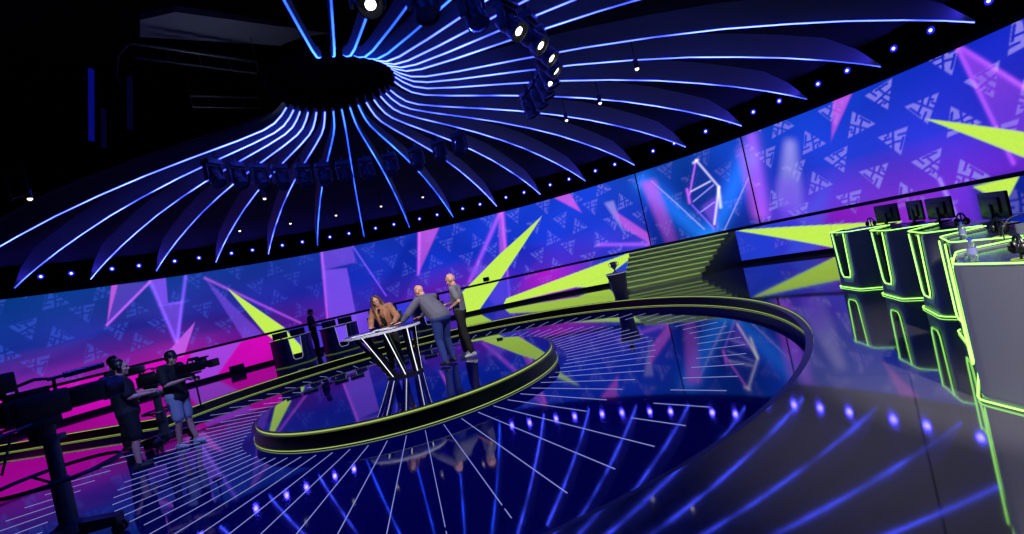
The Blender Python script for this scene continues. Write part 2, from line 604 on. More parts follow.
        for a, b, w, cl in (((47.94, 3.91), (50.29, 2.84), .032, WH), ((50.29, 2.84), (48.49, 1.7), .038, WH), ((47.94, 3.91), (45.9, 2.86), .03, PINK), ((45.7, 3.05), (45.64, 2.6), .05, PINK), ((46.2, 2.6), (49.6, 2.95), .02, PALE), ((47.0, 2.2), (49.2, 2.4), .02, PALE), ((46.2, 2.95), (49.3, 3.1), .025, WH), ((47.5, 3.85), (48.2, 3.9), .04, WH), ((50.2, 2.8), (49.9, 2.2), .05, WH), ((45.9, 2.5), (48.3, 1.55), .03, LAV)):
            line(a, b, w, cl, .9)
    tri([(66.3, 4.35), (68.6, 4.3), (65.02, 3.2)], PINK, .8, .08, ((67.4, 4.2), (65.0, 3.2), .4))
    tri([(60.0, 3.6), (61.1, 3.5), (60.2, 1.5), (57.0, 1.8)], PALE, .8, .35, ((60.5, 3.5), (58.8, 1.6), .75))
    tri([(58.0, 2.6), (60.4, 2.4), (59.4, 1.4), (57.4, 1.4)], LAV, .5, .4)
    line((56, 4.0), (55.4, 1.7), .2, PINK, .5)
    line((77.5, 4.2), (86, 1.4), .045, PINK, .9)
    tri([(77.5, 4.25), (84, 2.0), (79.5, 1.6)], srgb(150, 70, 240), .75, .1, ((78, 4.0), (81, 1.6), .8))
    line((77.5, 4.2), (79.6, 1.6), .04, PINK, .5)
    line((74.0, 1.6), (74.9, .4), .04, PALE, .6)
    # hot lower shafts
    tri([(-41.5, 1.36), (-34.6, 1.36), (-39.5, .2), (-43.6, .2)], LAV, .6, .1)
    tri([(8.0, 1.36), (13.0, 1.36), (11.0, .2), (4.0, .2)], srgb(30, 60, 220), .55, .2)
    # acid green spikes
    for pts in ([(-34.88, 3.38), (-28.06, 1.45), (-31.07, 1.42)], [(-31.0, 1.42), (-28.1, 1.42), (-25.5, .3), (-27.6, .3)],
                [(20.83, 3.56), (13.52, 2.0), (5.4, .30), (1.2, .30), (1.5, .98), (11.3, 2.4)],
                [(36.6, 1.36), (35.0, 1.36), (11.0, .56), (10.2, .34), (24.0, .44), (31, .75)],
                [(24, .44), (31, .75), (29.5, .3), (27, .3)],
                [(51.14, 1.36), (62.9, 1.0), (62.9, .34)], [(62.9, 1.0), (70, .8), (69, .6), (62.9, .3)],
                [(71.09, 3.55), (80.71, 2.14), (90, 1.0), (90, .4), (80.3, 1.68)], [(76.4, 1.30), (79.8, 1.34), (78.42, .84)]):
        c = blend(c, poly_mask(T, Z, pts, .03), GREEN, 1.0)
    # fine pixel grain of the LED tiles
    c = c * (1 + 0.025 * rng.standard_normal(T.shape))[..., None]
    return np.clip(c, 0, 1)


M['led_wall'] = bpy.data.materials.new('led_screen')
M['led_wall'].use_nodes = True
nt = M['led_wall'].node_tree
nt.nodes.clear()
_o = nt.nodes.new('ShaderNodeOutputMaterial')
_e = nt.nodes.new('ShaderNodeEmission')
_a = nt.nodes.new('ShaderNodeAttribute')
_a.attribute_name = 'picture'
_e.inputs['Strength'].default_value = 1.0
nt.links.new(_a.outputs['Color'], _e.inputs['Color'])
nt.links.new(_e.outputs[0], _o.inputs[0])


def led_panel(name, t0, t1, z0, z1, label, step=0.1, dz=0.024):
    nT = max(2, int((t1 - t0) / step))
    nZ = max(2, int((z1 - z0) / dz))
    th = np.linspace(t0, t1, nT + 1)
    zz = np.linspace(z0, z1, nZ + 1)
    T, Z = np.meshgrid(th, zz)
    a = np.radians(T)
    co = np.stack([W.x + RW * np.sin(a), W.y + RW * np.cos(a), Z], -1).reshape(-1, 3)
    i = np.arange((nT + 1) * (nZ + 1)).reshape(nZ + 1, nT + 1)
    q = np.stack([i[:-1, :-1], i[1:, :-1], i[1:, 1:], i[:-1, 1:]], -1).reshape(-1, 4)
    me = bpy.data.meshes.new(name)
    me.vertices.add(len(co))
    me.vertices.foreach_set('co', co.ravel().astype(np.float32))
    me.loops.add(q.size)
    me.loops.foreach_set('vertex_index', q.ravel().astype(np.int32))
    me.polygons.add(len(q))
    me.polygons.foreach_set('loop_start', np.arange(0, q.size, 4, dtype=np.int32))
    try:
        me.polygons.foreach_set('loop_total', np.full(len(q), 4, dtype=np.int32))
    except Exception:
        pass
    me.update(calc_edges=True)
    at = me.color_attributes.new('picture', 'FLOAT_COLOR', 'POINT')
    rgb = paint(T, Z).reshape(-1, 3)
    at.data.foreach_set('color', np.concatenate([rgb, np.ones((len(rgb), 1))], 1).ravel().astype(np.float32))
    me.materials.append(M['led_wall'])
    o = bpy.data.objects.new(name, me)
    COL.objects.link(o)
    return tag(o, label, 'screen wall', None, 'structure')


led_panel('wall_left', -72, 38.15, 1.42, Z_TOP, 'long curved blue video wall left of the centre screen')
led_panel('wall_center', 38.35, 54.55, 1.42, Z_TOP, 'centre video screen with white crystal outline above green stairs')
led_panel('wall_right', 54.75, 90, 1.42, Z_TOP, 'curved video wall right of the centre screen above the player desks')
led_panel('wall_lower', -72, 90, 0.0, 1.34, 'lower magenta and purple video band below the black ledge', 0.12, 0.03)


def arc_band(t0, t1, prof, n=120):
    b = MB()
    b.loft([[pw(t0 + (t1 - t0) * i / n, r, z) for r, z in prof] for i in range(n + 1)])
    return b


struct(arc_band(-74, 92, [(RW - 0.07, 1.335), (RW + 0.1, 1.335), (RW + 0.1, 1.425), (RW - 0.07, 1.425)]), 'trim_1', M['black'], 'black ledge rail between upper and lower video wall', 'trim')
struct(arc_band(-74, 92, [(RW - 0.10, 0.0), (RW + 0.1, 0.0), (RW + 0.1, 0.36), (RW - 0.10, 0.36)]), 'baseboard_back', M['black'], 'black base strip at the foot of the video wall', 'baseboard')
struct(arc_band(-76, 94, [(RW + 0.03, -0.05), (RW + 0.35, -0.05), (RW + 0.35, 5.4), (RW + 0.03, 5.4)]), 'wall_back', M['void'], 'black backing wall behind the video screens', 'wall')

# ------------------------------------------------------------------ ceiling
HUB = Vector((-2.48, 8.75, 0))
INP = {1: (-3.66, 9.23), 2: (-3.6, 9.41), 3: (-3.53, 9.55), 4: (-3.42, 9.68), 5: (-3.28, 9.77), 6: (-3.13, 9.85), 7: (-2.97, 9.91), 8: (-2.79, 9.92), 9: (-2.61, 9.92),
       10: (-2.42, 9.89), 11: (-2.23, 9.85), 12: (-2.05, 9.8), 13: (-1.88, 9.7), 14: (-1.74, 9.62), 15: (-1.62, 9.52)}
OUTA = {1: -66.3, 2: -58.8, 3: -51.3, 4: -43.7, 5: -35.8, 6: -28.0, 7: -20.0, 8: -11.8, 9: -3.4, 10: 5.0, 11: 13.5, 12: 22.0, 13: 30.5, 14: 39.3, 15: 47.8, 16: 56.1, 17: 64.5, 18: 72.4, 19: 80.4}
DIRA = {16: 67.5, 17: 78.3, 18: 88.3, 19: 97.0, 20: 105.3, 21: 112.5, 22: 119.6, 23: 126.8, 24: 134.2, 25: 142.6, 26: 151.6, 27: 160.9, 28: 170.7}
PROF = [(0.0, 5.88), (0.012, 5.77), (0.03, 5.66), (0.055, 5.60), (0.11, 5.565), (0.22, 5.535), (0.33, 5.49), (0.45, 5.40), (0.57, 5.27), (0.68, 5.10), (0.78, 4.92), (0.88, 4.70), (0.95, 4.52), (1.0, 4.37)]


def fin_ends(k):
    if k in INP:
        i = Vector((*INP[k], 0))
    else:
        a = R_(DIRA[k])
        i = HUB + Vector((math.sin(a), math.cos(a), 0)) * 1.12
    if k in OUTA:
        o = pw(OUTA[k], 12.75)
    else:
        a = R_(DIRA[k])
        d = Vector((math.sin(a), math.cos(a), 0))
        rel = HUB - W
        bb = rel.dot(d)
        o = HUB + d * (-bb + math.sqrt(bb * bb - (rel.dot(rel) - 12.75 ** 2)))
    return i, o


def fin_label(k):
    if 2 <= k <= 19:
        return 'curved ceiling fin with light strip, %s from left ending over the video wall' % ORD[k - 2]
    if k == 1:
        return 'lowest leftmost ceiling fin with light strip, running off the left photo edge'
    return 'overhead ceiling fin with blue strip, %s from left at the photo\'s top edge' % ORD[28 - k]


shell_rows = []
for k in range(1, 29):
    i, o = fin_ends(k)
    d = (o - i)
    L = d.length
    n = Vector((-d.y, d.x, 0)).normalized()
    top, bot = [], []
    for f, z in PROF:
        p = i + d * f
        bot.append(Vector((p.x, p.y, z)))
        h = 0.16 + 0.34 * min(1, f / 0.6)
        if f > 0.88:
            h *= max(0.08, 1 - ((f - 0.88) / 0.115) ** 2) if f < 0.99 else 0.06
        top.append(Vector((p.x, p.y, z + h)))
    org = i + Vector((0, 0, 5.88))
    b = MB()
    b.loft([[p - n * 0.02, p + n * 0.02, q + n * 0.02, q - n * 0.02] for p, q in zip(bot, top)])
    fin = tag(b.build('ceiling_fin', M['fin'], None, False, org), fin_label(k), 'ceiling fin', 'radial ceiling fins around the dark hub')
    s = MB()
    ws = [0.0135 - 0.0070 * min(1, f / 0.5) for f, z in PROF]
    s.loft([[p - n * w + Vector((0, 0, -0.016)), p + n * w + Vector((0, 0, -0.016)), p + n * w + Vector((0, 0, -0.001)), p - n * w + Vector((0, 0, -0.001))] for p, w in zip(bot, ws)])
    s.build('light_strip', M['led_fin_cyan'] if k in (7, 8, 9, 10, 24, 25, 26, 27, 28) else M['led_fin'], fin, False, org)
    if k <= 24:
        shell_rows.append([Vector(((i + d * f).x, (i + d * f).y, z + 0.24 + 0.36 * min(1, f / 0.6))) for f, z in PROF[2:]] + [Vector((o.x, o.y, 5.2)) + d.normalized() * 0.4])
sh = MB()
sh.grid(shell_rows)
struct(sh, 'ceiling', M['ceiling'], 'black domed ceiling above the radial fins', 'ceiling', True)
struct(arc_band(-76, 94, [(RW - 0.32, Z_TOP + 0.06), (RW + 0.02, Z_TOP), (RW + 0.02, 5.6), (RW - 0.32, 5.6)]), 'trim_2', M['fascia'], 'black fascia band above the video wall carrying blue lamps', 'trim')
hub = MB()
hub.lathe([(1.30, 5.98), (1.20, 5.93), (1.16, 5.96), (1.13, 6.1), (1.13, 6.22), (0.01, 6.22)], (HUB.x, HUB.y, 0), 64)
struct(hub, 'ceiling_hub', M['fascia'], 'dark round opening where the ceiling fins meet', 'ceiling opening')

# ------------------------------------------------------------------ studio shell around everything
box = MB()
box.grid([[(-22, -9, z), (20, -9, z), (20, 24, z), (-22, 24, z), (-22, -9, z)] for z in (-0.02, 9.5)])
struct(box, 'wall_outer', M['void'], 'black outer walls of the studio', 'wall')
top = MB()
top.grid([[(-22, -9, 9.5), (20, -9, 9.5)], [(-22, 24, 9.5), (20, 24, 9.5)]])
struct(top, 'ceiling_outer', M['void'], 'black studio roof high above the set', 'ceiling')

#@@PART2@@
# ------------------------------------------------------------------ ceiling lamps
PAIRS = [-60.6, -56.15, -53.13, -48.74, -45.62, -41.17, -37.94, -33.35, -30.24, -25.58, -22.32, -17.65, -14.31, -9.5, -6.1, -1.25, 2.14, 7.09, 10.48, 15.54, 19.05, 24.09, 27.67, 32.55, 36.05, 42.68, 46.16, 51.06, 54.67,
         57.89, 61.28, 65.95, 69.16, 73.77, 77.04, 81.53]
M['lamp_halo'] = emat('lamp_blue_halo', (0.02, 0.025, 1.0), 0.9)  # blue halo glow around each bulb, put into an emissive colour
lamp0 = MB().cyl((0, 0.0, 0), (0, -0.10, 0), 0.08, 0.08, 14).build('ceiling_blue_lamp', M['plastic'], None, True)
MB().cyl((0, -0.10, 0), (0, -0.108, 0), 0.075, None, 18).build('lens', M['lamp_halo'], lamp0)  # glowing disc stands in for the halo around the bulb
MB().ball((0, -0.11, 0), (0.034, 0.02, 0.034)).build('bulb', M['lamp_blue'], lamp0, 'all')
for i, t in enumerate(PAIRS):
    o = lamp0 if i == 0 else copy_tree(lamp0)
    o.location = pw(t, RW - 0.30, 4.62)
    o.rotation_euler = (0, 0, -R_(t))
    if i < 20:
        w = 'small blue fascia lamp above the video wall, %s from the left photo edge' % ORD[i]
    else:
        w = 'small blue fascia lamp above the video wall, %s from the right photo edge' % ORD[len(PAIRS) - 1 - i]
    tag(o, w, 'lamp', 'blue lamps along the fascia')
    L = bpy.data.lights.new('fascia_lamp_light', 'SPOT')
    L.energy = 14
    L.color = (0.05, 0.035, 1.0)
    L.shadow_soft_size = 0.07
    L.spot_size = R_(150)
    L.spot_blend = 0.6
    lo = bpy.data.objects.new('fascia_lamp_light', L)
    COL.objects.link(lo)
    lo.location = pw(t, RW - 0.44, 4.62)
    lo.rotation_euler = (pw(t, RW - 2.0, 5.25) - lo.location).to_track_quat('-Z', 'Y').to_euler()

DOWN = [(-5.99, 12.34), (-8.67, 15.68), (-7.26, 16.38), (-5.77, 16.78), (-4.17, 17.0), (-2.62, 17.06), (2.11, 11.46), (2.81, 10.7), (3.23, 9.07), (-8.45, 8.65)]
DLAB = ['small white ceiling downlight nearest the dark hub on the left', 'small white ceiling downlight above the leftmost green spike, lowest of its row', 'small white ceiling downlight, second from left above the video wall',
        'small white ceiling downlight, third from left above the video wall', 'small white ceiling downlight, fourth from left above the video wall', 'small white ceiling downlight, fifth from left above the video wall',
        'small white ceiling downlight left of its twin in the right half of the ceiling', 'small white ceiling downlight right of its twin in the right half of the ceiling',
        'small purple-white ceiling downlight topmost in the right half of the ceiling', 'lone small white lamp on a short arm at the far left']
for i, (x, y) in enumerate(DOWN):
    b = MB()
    b.cyl((0, 0, 0.03), (0, 0, 0.20), 0.045, 0.05, 12)
    b.cyl((0, 0, 0.2), (0, 0, 0.9), 0.012, None, 6)
    if i == 9:
        b.cyl((0, 0, 0.12), (-0.45, 0.1, 0.14), 0.018, None, 8)
        b.cyl((-0.45, 0.1, 0.1), (-0.45, 0.1, 4.4), 0.012, None, 6)
    o = b.build('ceiling_downlight', M['plastic'], None, True)
    MB().ball((0, 0, 0.02), (0.040, 0.040, 0.032)).build('bulb', M['lamp_small'], o, 'all')
    o.location = (x, y, 5.0)
    tag(o, DLAB[i], 'lamp', 'white downlights')


def moving_light(lit):
    r = empty('ceiling_moving_light', (0, 0, 0))
    b = MB().bbox((0, 0, 0), (0.34, 0.24, 0.12), 0.02)
    b.cyl((0, 0, 0.05), (0, 0, 0.22), 0.03, None, 8)
    b.build('base', M['mover'], r, True)
    y = MB()
    for s in (-1, 1):
        y.bbox((s * 0.175, 0, -0.22), (0.035, 0.12, 0.36), 0.012)
    y.bbox((0, 0, -0.075), (0.38, 0.12, 0.04), 0.012)
    y.build('yoke', M['mover'], r, True)
    h = MB()
    pts = [(0.09, 0.20), (0.125, 0.17), (0.14, 0.05), (0.125, -0.06), (0.14, -0.08), (0.15, -0.22), (0.135, -0.22), (0.13, -0.18)]
    h.lathe(pts, (0, 0, 0), 20)
    h.lathe([(0.001, 0.205), (0.09, 0.20)], (0, 0, 0), 20)
    ho = h.build('head', M['mover'], r, True)
    ln = MB().lathe([(0.001, -0.20), (0.06 if lit else 0.128, -0.19)], (0, 0, 0), 20)
    ln.build('lens', M['lamp_white'] if lit else M['lens'], ho, True)
    ho.location = (0, 0, -0.30)
    return r


M['mover'] = mat('moving_light_shell', (46, 48, 62), 0.35)
M['lens'] = mat('lamp_glass', (40, 50, 110), 0.08, 0, 1.6)
mv = {0: moving_light(False), 1: moving_light(True)}
used = {0: False, 1: False}
MV = [(a, 3.62, 0) for a in (-70, -61.6, -53.5, -45.9, -37.6, -30, -22, -13.2, -3.2, 8, 18.6, 28)] + [(a, 3.72, l) for a, l in ((67.5, 0), (75.5, 0), (83, 0), (91, 0), (99, 1), (107.5, 1), (116, 1), (126, 1), (137, 0), (148, 0), (158, 1))]
for i, (a, r, lit) in enumerate(MV):
    o = mv[lit] if not used[lit] else copy_tree(mv[lit])
    used[lit] = True
    aa = R_(a)
    o.location = (-2.3 + r * math.sin(aa), 8.6 + r * math.cos(aa), 5.36)
    o.rotation_euler = (0, 0, -aa)
    hd = [c for c in kids(o) if c.name.startswith('head')][0]
    hd.rotation_euler = (R_(-28 if i < 12 else (38 if lit else 15)), 0, 0)
    if i < 12:
        lab = 'moving head lamp below the ceiling fins, %s from left in the lower arc' % ORD[i]
    else:
        lab = 'moving head lamp%s, %s from bottom of the right arc' % (' with lit lens' if lit else '', ORD[i - 12])
    tag(o, lab, 'stage light', 'ring of moving head lamps')

# dark rigging over the left of the studio
b = MB()
b.prism([(-5.43, 8.21, 7.5), (-4.79, 8.21, 7.5), (-2.33, 10.16, 7.5), (-2.59, 10.69, 7.5), (-5.79, 8.65, 7.5)], (0, 0, 0.12))
for x, y in ((-5.0, 8.4), (-2.7, 10.2), (-4.4, 9.3)):
    b.cyl((x, y, 7.6), (x, y, 9.5), 0.02, None, 6)
tag(b.build('ceiling_panel', M['bluegrey'], None), 'grey hanging ceiling panel in the dark, behind the top left fins', 'panel')
b = MB()
b.tube([(-5.75, 8.29, 7.2), (-6.17, 8.55, 7.2), (-6.73, 9.15, 7.2), (-7.22, 9.92, 7.2), (-7.58, 10.76, 7.2), (-7.73, 11.56, 7.2), (-7.76, 12.22, 7.2)], 0.02, 8)
for x, y in ((-5.75, 8.29), (-7.22, 9.92), (-7.76, 12.2)):
    b.cyl((x, y, 7.2), (x, y, 9.5), 0.008, None, 6)
tag(b.build('ceiling_curved_rail', M['grey_metal'], None, True), 'thin curved rail hanging in the dark upper left', 'rail')
for i, (p, q, lab) in enumerate((((-5.53, 7.99), (-4.13, 9.43), 'straight lighting pipe in the dark just under the grey ceiling panel'), ((-6.02, 10.17), (-4.94, 10.95), 'short lighting pipe in the dark left of the fin hub'))):
    b = MB()
    b.cyl((*p, 7.0), (*q, 7.0), 0.03, None, 10)
    b.cyl((*p, 6.75), (*q, 6.75), 0.02, None, 8)
    for f in (0, 0.25, 0.5, 0.75, 1):
        x, y = p[0] + (q[0] - p[0]) * f, p[1] + (q[1] - p[1]) * f
        b.cyl((x, y, 6.75), (x, y, 7.0), 0.012, None, 6)
        if f in (0, 1):
            b.cyl((x, y, 7.0), (x, y, 9.5), 0.01, None, 6)
    tag(b.build('ceiling_lighting_pipe', M['grey_metal'], None, True), lab, 'truss', 'lighting pipes')
M['led_dim'] = emat('led_deep_blue', (0.002, 0.003, 0.15), 1.0)
M['led_dimmer'] = emat('led_faint_blue', (0.001, 0.001, 0.014), 1.0)
for (x, z0, z1, m, lab) in ((-7.87, 6.45, 7.95, 'led_dim', 'tall deep-blue glowing light tube at far upper left'), (-7.1, 6.5, 7.6, 'led_dimmer', 'faint blue light tube right of the tall one'), (-7.8, 6.25, 7.05, 'led_dimmer', 'faintest short blue light tube near the curved rail')):
    x0 = x - 0.22 * (z1 - z0)
    b = MB().cyl((x, 10, z1), (x, 10, 9.5), 0.012, None, 6)
    b.cyl((x, 10, z1), (x + 0.02, 10, z1 + 0.1), 0.05, None, 10)
    o = b.build('ceiling_light_tube', M['plastic'], None, True)
    MB().cyl((x0, 10, z0), (x, 10, z1), 0.05, None, 12).build('glowing_tube', M[m], o, True)
    tag(o, lab, 'light tube', 'blue light tubes in the dark')

# ------------------------------------------------------------------ green stairs
stair = empty('staircase', (4.4, 14.2, Z_STAGE), 0, 'wide green-edged staircase rising to the centre screen', 'stairs')
M['step'] = mat('step_green', (158, 182, 100), 0.45)
M['step_dark'] = mat('stair_side', (8, 9, 14), 0.4)
BL, BR = Vector((3.2, 14.5, 0)), Vector((5.5, 14.05, 0))
TL, TR = pw(35.0, 12.95), pw(51.3, 12.95)
NS = 8
ris = (1.34 - Z_STAGE) / NS
so = stair.location
for k in range(NS):
    f0, f1 = k / NS, (k + 1) / NS
    z0, z1 = Z_STAGE, Z_STAGE + ris * (k + 1)
    A, B = BL.lerp(TL, f0), BR.lerp(TR, f0)
    A2, B2 = BL.lerp(TL, f1 if k < NS - 1 else 1.0), BR.lerp(TR, f1 if k < NS - 1 else 1.0)
    b = MB()
    b.prism([Vector((p.x, p.y, z0)) for p in (A, B, B2, A2)], (0, 0, z1 - z0))
    sp = b.build('step', M['step'], stair, False, (so.x, so.y, so.z))
    sp.location = (0, 0, 0)
    d = (A2 - A).normalized()
    t = MB()
    n = (B - A).normalized()
    e = Vector((n.y, -n.x, 0)) * 0.008
    t.prism([Vector((A.x, A.y, z1 - 0.030)) + e, Vector((B.x, B.y, z1 - 0.030)) + e, Vector((B.x, B.y, z1 + 0.003)) + e, Vector((A.x, A.y, z1 + 0.003)) + e], -e * 2.5)
    to = t.build('light_strip', M['led_step'] if 'led_step' in M else M.setdefault('led_step', emat('led_step', (0.30, 0.46, 0.10), 0.75)), sp, False, (so.x, so.y, so.z))
    to.location = (0, 0, 0)
b = MB()
side = [(BR.lerp(TR, f) + Vector((0.03, -0.01, 0)), Z_STAGE + ris * (k + 1)) for k, f in enumerate([i / NS for i in range(NS)])]
poly = [Vector((side[0][0].x, side[0][0].y, Z_STAGE))]
for k, (p, z) in enumerate(side):
    poly.append(Vector((p.x, p.y, z)))
    q = side[k + 1][0] if k + 1 < NS else TR + Vector((0.03, -0.01, 0))
    poly.append(Vector((q.x, q.y, z)))
poly.append(Vector((TR.x + 0.03, TR.y - 0.01, Z_STAGE)))
b.prism(poly, (0.05, 0.02, 0))
x = b.build('side_panel', M['step_dark'], stair, False, (so.x, so.y, so.z))
x.location = (0, 0, 0)

# ------------------------------------------------------------------ trophy podium
pod_p = empty('podium', (2.86, 13.3, Z_STAGE), 0, 'dark tapered podium standing left of the green stairs', 'podium')
MB().lathe([(0.0, 0.0), (0.20, 0.0), (0.19, 0.05), (0.26, 0.62), (0.29, 0.70), (0.30, 0.72), (0.30, 0.745), (0.0, 0.75)], (0, 0, 0), 36).build('column', mat('podium_dark', (66, 66, 74), 0.35), pod_p, True)
MB().lathe([(0.303, 0.715), (0.303, 0.735)], (0, 0, 0), 36).build('rim', M['led_white_dim'] if 'led_white_dim' in M else M.setdefault('led_white_dim', emat('led_white_dim', (0.35, 0.36, 0.5), 0.8)), pod_p)
tr = empty('trophy', (2.84, 13.3, Z_STAGE + 0.752), 0, 'small silver trophy on the tapered podium', 'trophy')
M['silver'] = mat('silver', (190, 190, 205), 0.18, 1.0)
MB().lathe([(0.0, 0), (0.075, 0), (0.075, 0.02), (0.03, 0.04), (0.022, 0.09), (0.05, 0.12)], (0, 0, 0), 20).build('base', M['silver'], tr, True)
MB().lathe([(0.05, 0.12), (0.085, 0.17), (0.10, 0.26), (0.095, 0.31), (0.085, 0.31), (0.08, 0.26), (0.0, 0.2)], (0, 0, 0), 20).build('cup', M['silver'], tr, True)
for s in (-1, 1):
    MB().tube([(s * 0.085, 0, 0.28), (s * 0.14, 0, 0.28), (s * 0.145, 0, 0.21), (s * 0.08, 0, 0.17)], 0.01, 6).build('handle', M['silver'], tr, True)

# ------------------------------------------------------------------ host table
TC = Vector((-2.70, 8.92, Z_PLAT))
table = empty('host_table', TC, 0, 'oval white-rimmed host table on dark slats with white light lines', 'table')
TA, TB, TH = 0.74, 0.52, 0.93
M['ttop'] = mat('table_top', (60, 62, 92), 0.25)
M['trim_w'] = mat('white_rim', (215, 216, 228), 0.35)


def ell(a, b, z, n=56, cx=0, cy=0):
    return [Vector((cx + a * math.cos(2 * PI * k / n), cy + b * math.sin(2 * PI * k / n), z)) for k in range(n)]


MB().loft([ell(TA - 0.03, TB - 0.03, TH - 0.02), ell(TA - 0.012, TB - 0.012, TH - 0.004), ell(TA - 0.014, TB - 0.014, TH)]).build('tabletop', M['ttop'], table)
MB().loft([ell(TA - 0.05, TB - 0.05, TH - 0.05), ell(TA, TB, TH - 0.045), ell(TA, TB, TH - 0.006), ell(TA - 0.012, TB - 0.012, TH - 0.004)]).build('rim', M['trim_w'], table)
bx, by = 0.26, 0.0
MB().loft([ell(0.36, 0.27, 0.0, 40, bx, by), ell(0.36, 0.27, 0.03, 40, bx, by), ell(0.31, 0.22, 0.05, 40, bx, by), ell(0.29, 0.2, 0.05, 40, bx, by)]).build('base', M['plastic'], table)
NSL = 8
for k in range(NSL):
    a = 2 * PI * (k + 0.25) / NSL
    p0 = Vector((bx + 0.31 * math.cos(a), by + 0.22 * math.sin(a), 0.03))
    p1 = Vector((0.04 + (TA - 0.16) * math.cos(a), (TB - 0.13) * math.sin(a), TH - 0.05))
    o_ = Vector((math.cos(a), math.sin(a) * 1.3, 0)).normalized()
    tt = Vector((-o_.y, o_.x, 0))
    mid = p0.lerp(p1, 0.5) + o_ * -0.01
    b = MB()
    b.loft([[p - tt * w - o_ * 0.05, p + tt * w - o_ * 0.05, p + tt * w + o_ * 0.015, p - tt * w + o_ * 0.015] for p, w in ((p0, 0.04), (mid, 0.048), (p1, 0.055))])
    sl = b.build('slat', M['plastic'], table)
    b = MB()
    b.loft([[p - tt * 0.008 + o_ * 0.013, p + tt * 0.008 + o_ * 0.013, p + tt * 0.008 + o_ * 0.02, p - tt * 0.008 + o_ * 0.02] for p in (p0, mid, p1)])
    b.build('light_strip', M['led_white'], sl)
M['paper'] = mat('paper', (225, 225, 230), 0.8)
for i, (x, y, rz, w, h, lab) in enumerate(((-0.28, -0.28, 0.25, 0.42, 0.21, 'white script sheet on the near edge of the host table'), (0.18, -0.12, -0.3, 0.30, 0.21, 'white script sheet beside the leaning man\'s hand'), (-0.05, 0.12, 0.1, 0.30, 0.21, 'white script sheet before the woman'))):
    b = MB().box((0, 0, 0.002), (w, h, 0.004))
    b.box((0.006, 0.004, 0.005), (w, h, 0.003), Matrix.Rotation(0.03, 3, 'Z'))
    o = b.build('paper_sheet', M['paper'], None)
    o.location = (TC.x + x, TC.y + y, Z_PLAT + TH + 0.001)
    o.rotation_euler = (0, 0, rz)
    tag(o, lab, 'paper', 'papers on the host table')

# ------------------------------------------------------------------ player desks
H_D = 0.95
M['desk_blue'] = mat('desk_shell_blue', (40, 46, 92), 0.3)
M['desk_top'] = mat('desk_top_dark', (34, 34, 42), 0.2)
M['trim_grey'] = mat('desk_catch_trim', (205, 210, 205), 0.6)  # pale so that it picks up green glow beside the notch
M['led_far'] = emat('led_far_desk', (0.42, 0.46, 0.80), 0.7)
M['led_far_green'] = emat('led_far_desk_green', (0.16, 0.26, 0.06), 0.7)
PATH = [(0.24, 0.0)] + [(0.24 + 0.13 * math.sin(R_(a)), 0.13 * (1 - math.cos(R_(a)))) for a in (12, 25, 38, 50)]
PATH += [(PATH[-1][0] + 0.32 * math.cos(R_(50)), PATH[-1][1] + 0.32 * math.sin(R_(50)))]
xe, ye = PATH[-1]
TOPPATH = PATH + [(xe + 0.05, ye + 0.08), (xe + 0.05, ye + 0.34)]
PATH += [(xe + 0.02, ye + 0.05)]


def inset(path, d):
    outp = []
    for i, (x, y) in enumerate(path):
        a = Vector(path[max(i - 1, 0)])
        b = Vector(path[min(i + 1, len(path) - 1)])
        t = (b - a).normalized()
        outp.append((x - t.y * d, y + t.x * d))
    return outp


def notch_x(z):
    return 0.115 + 0.055 * z / H_D


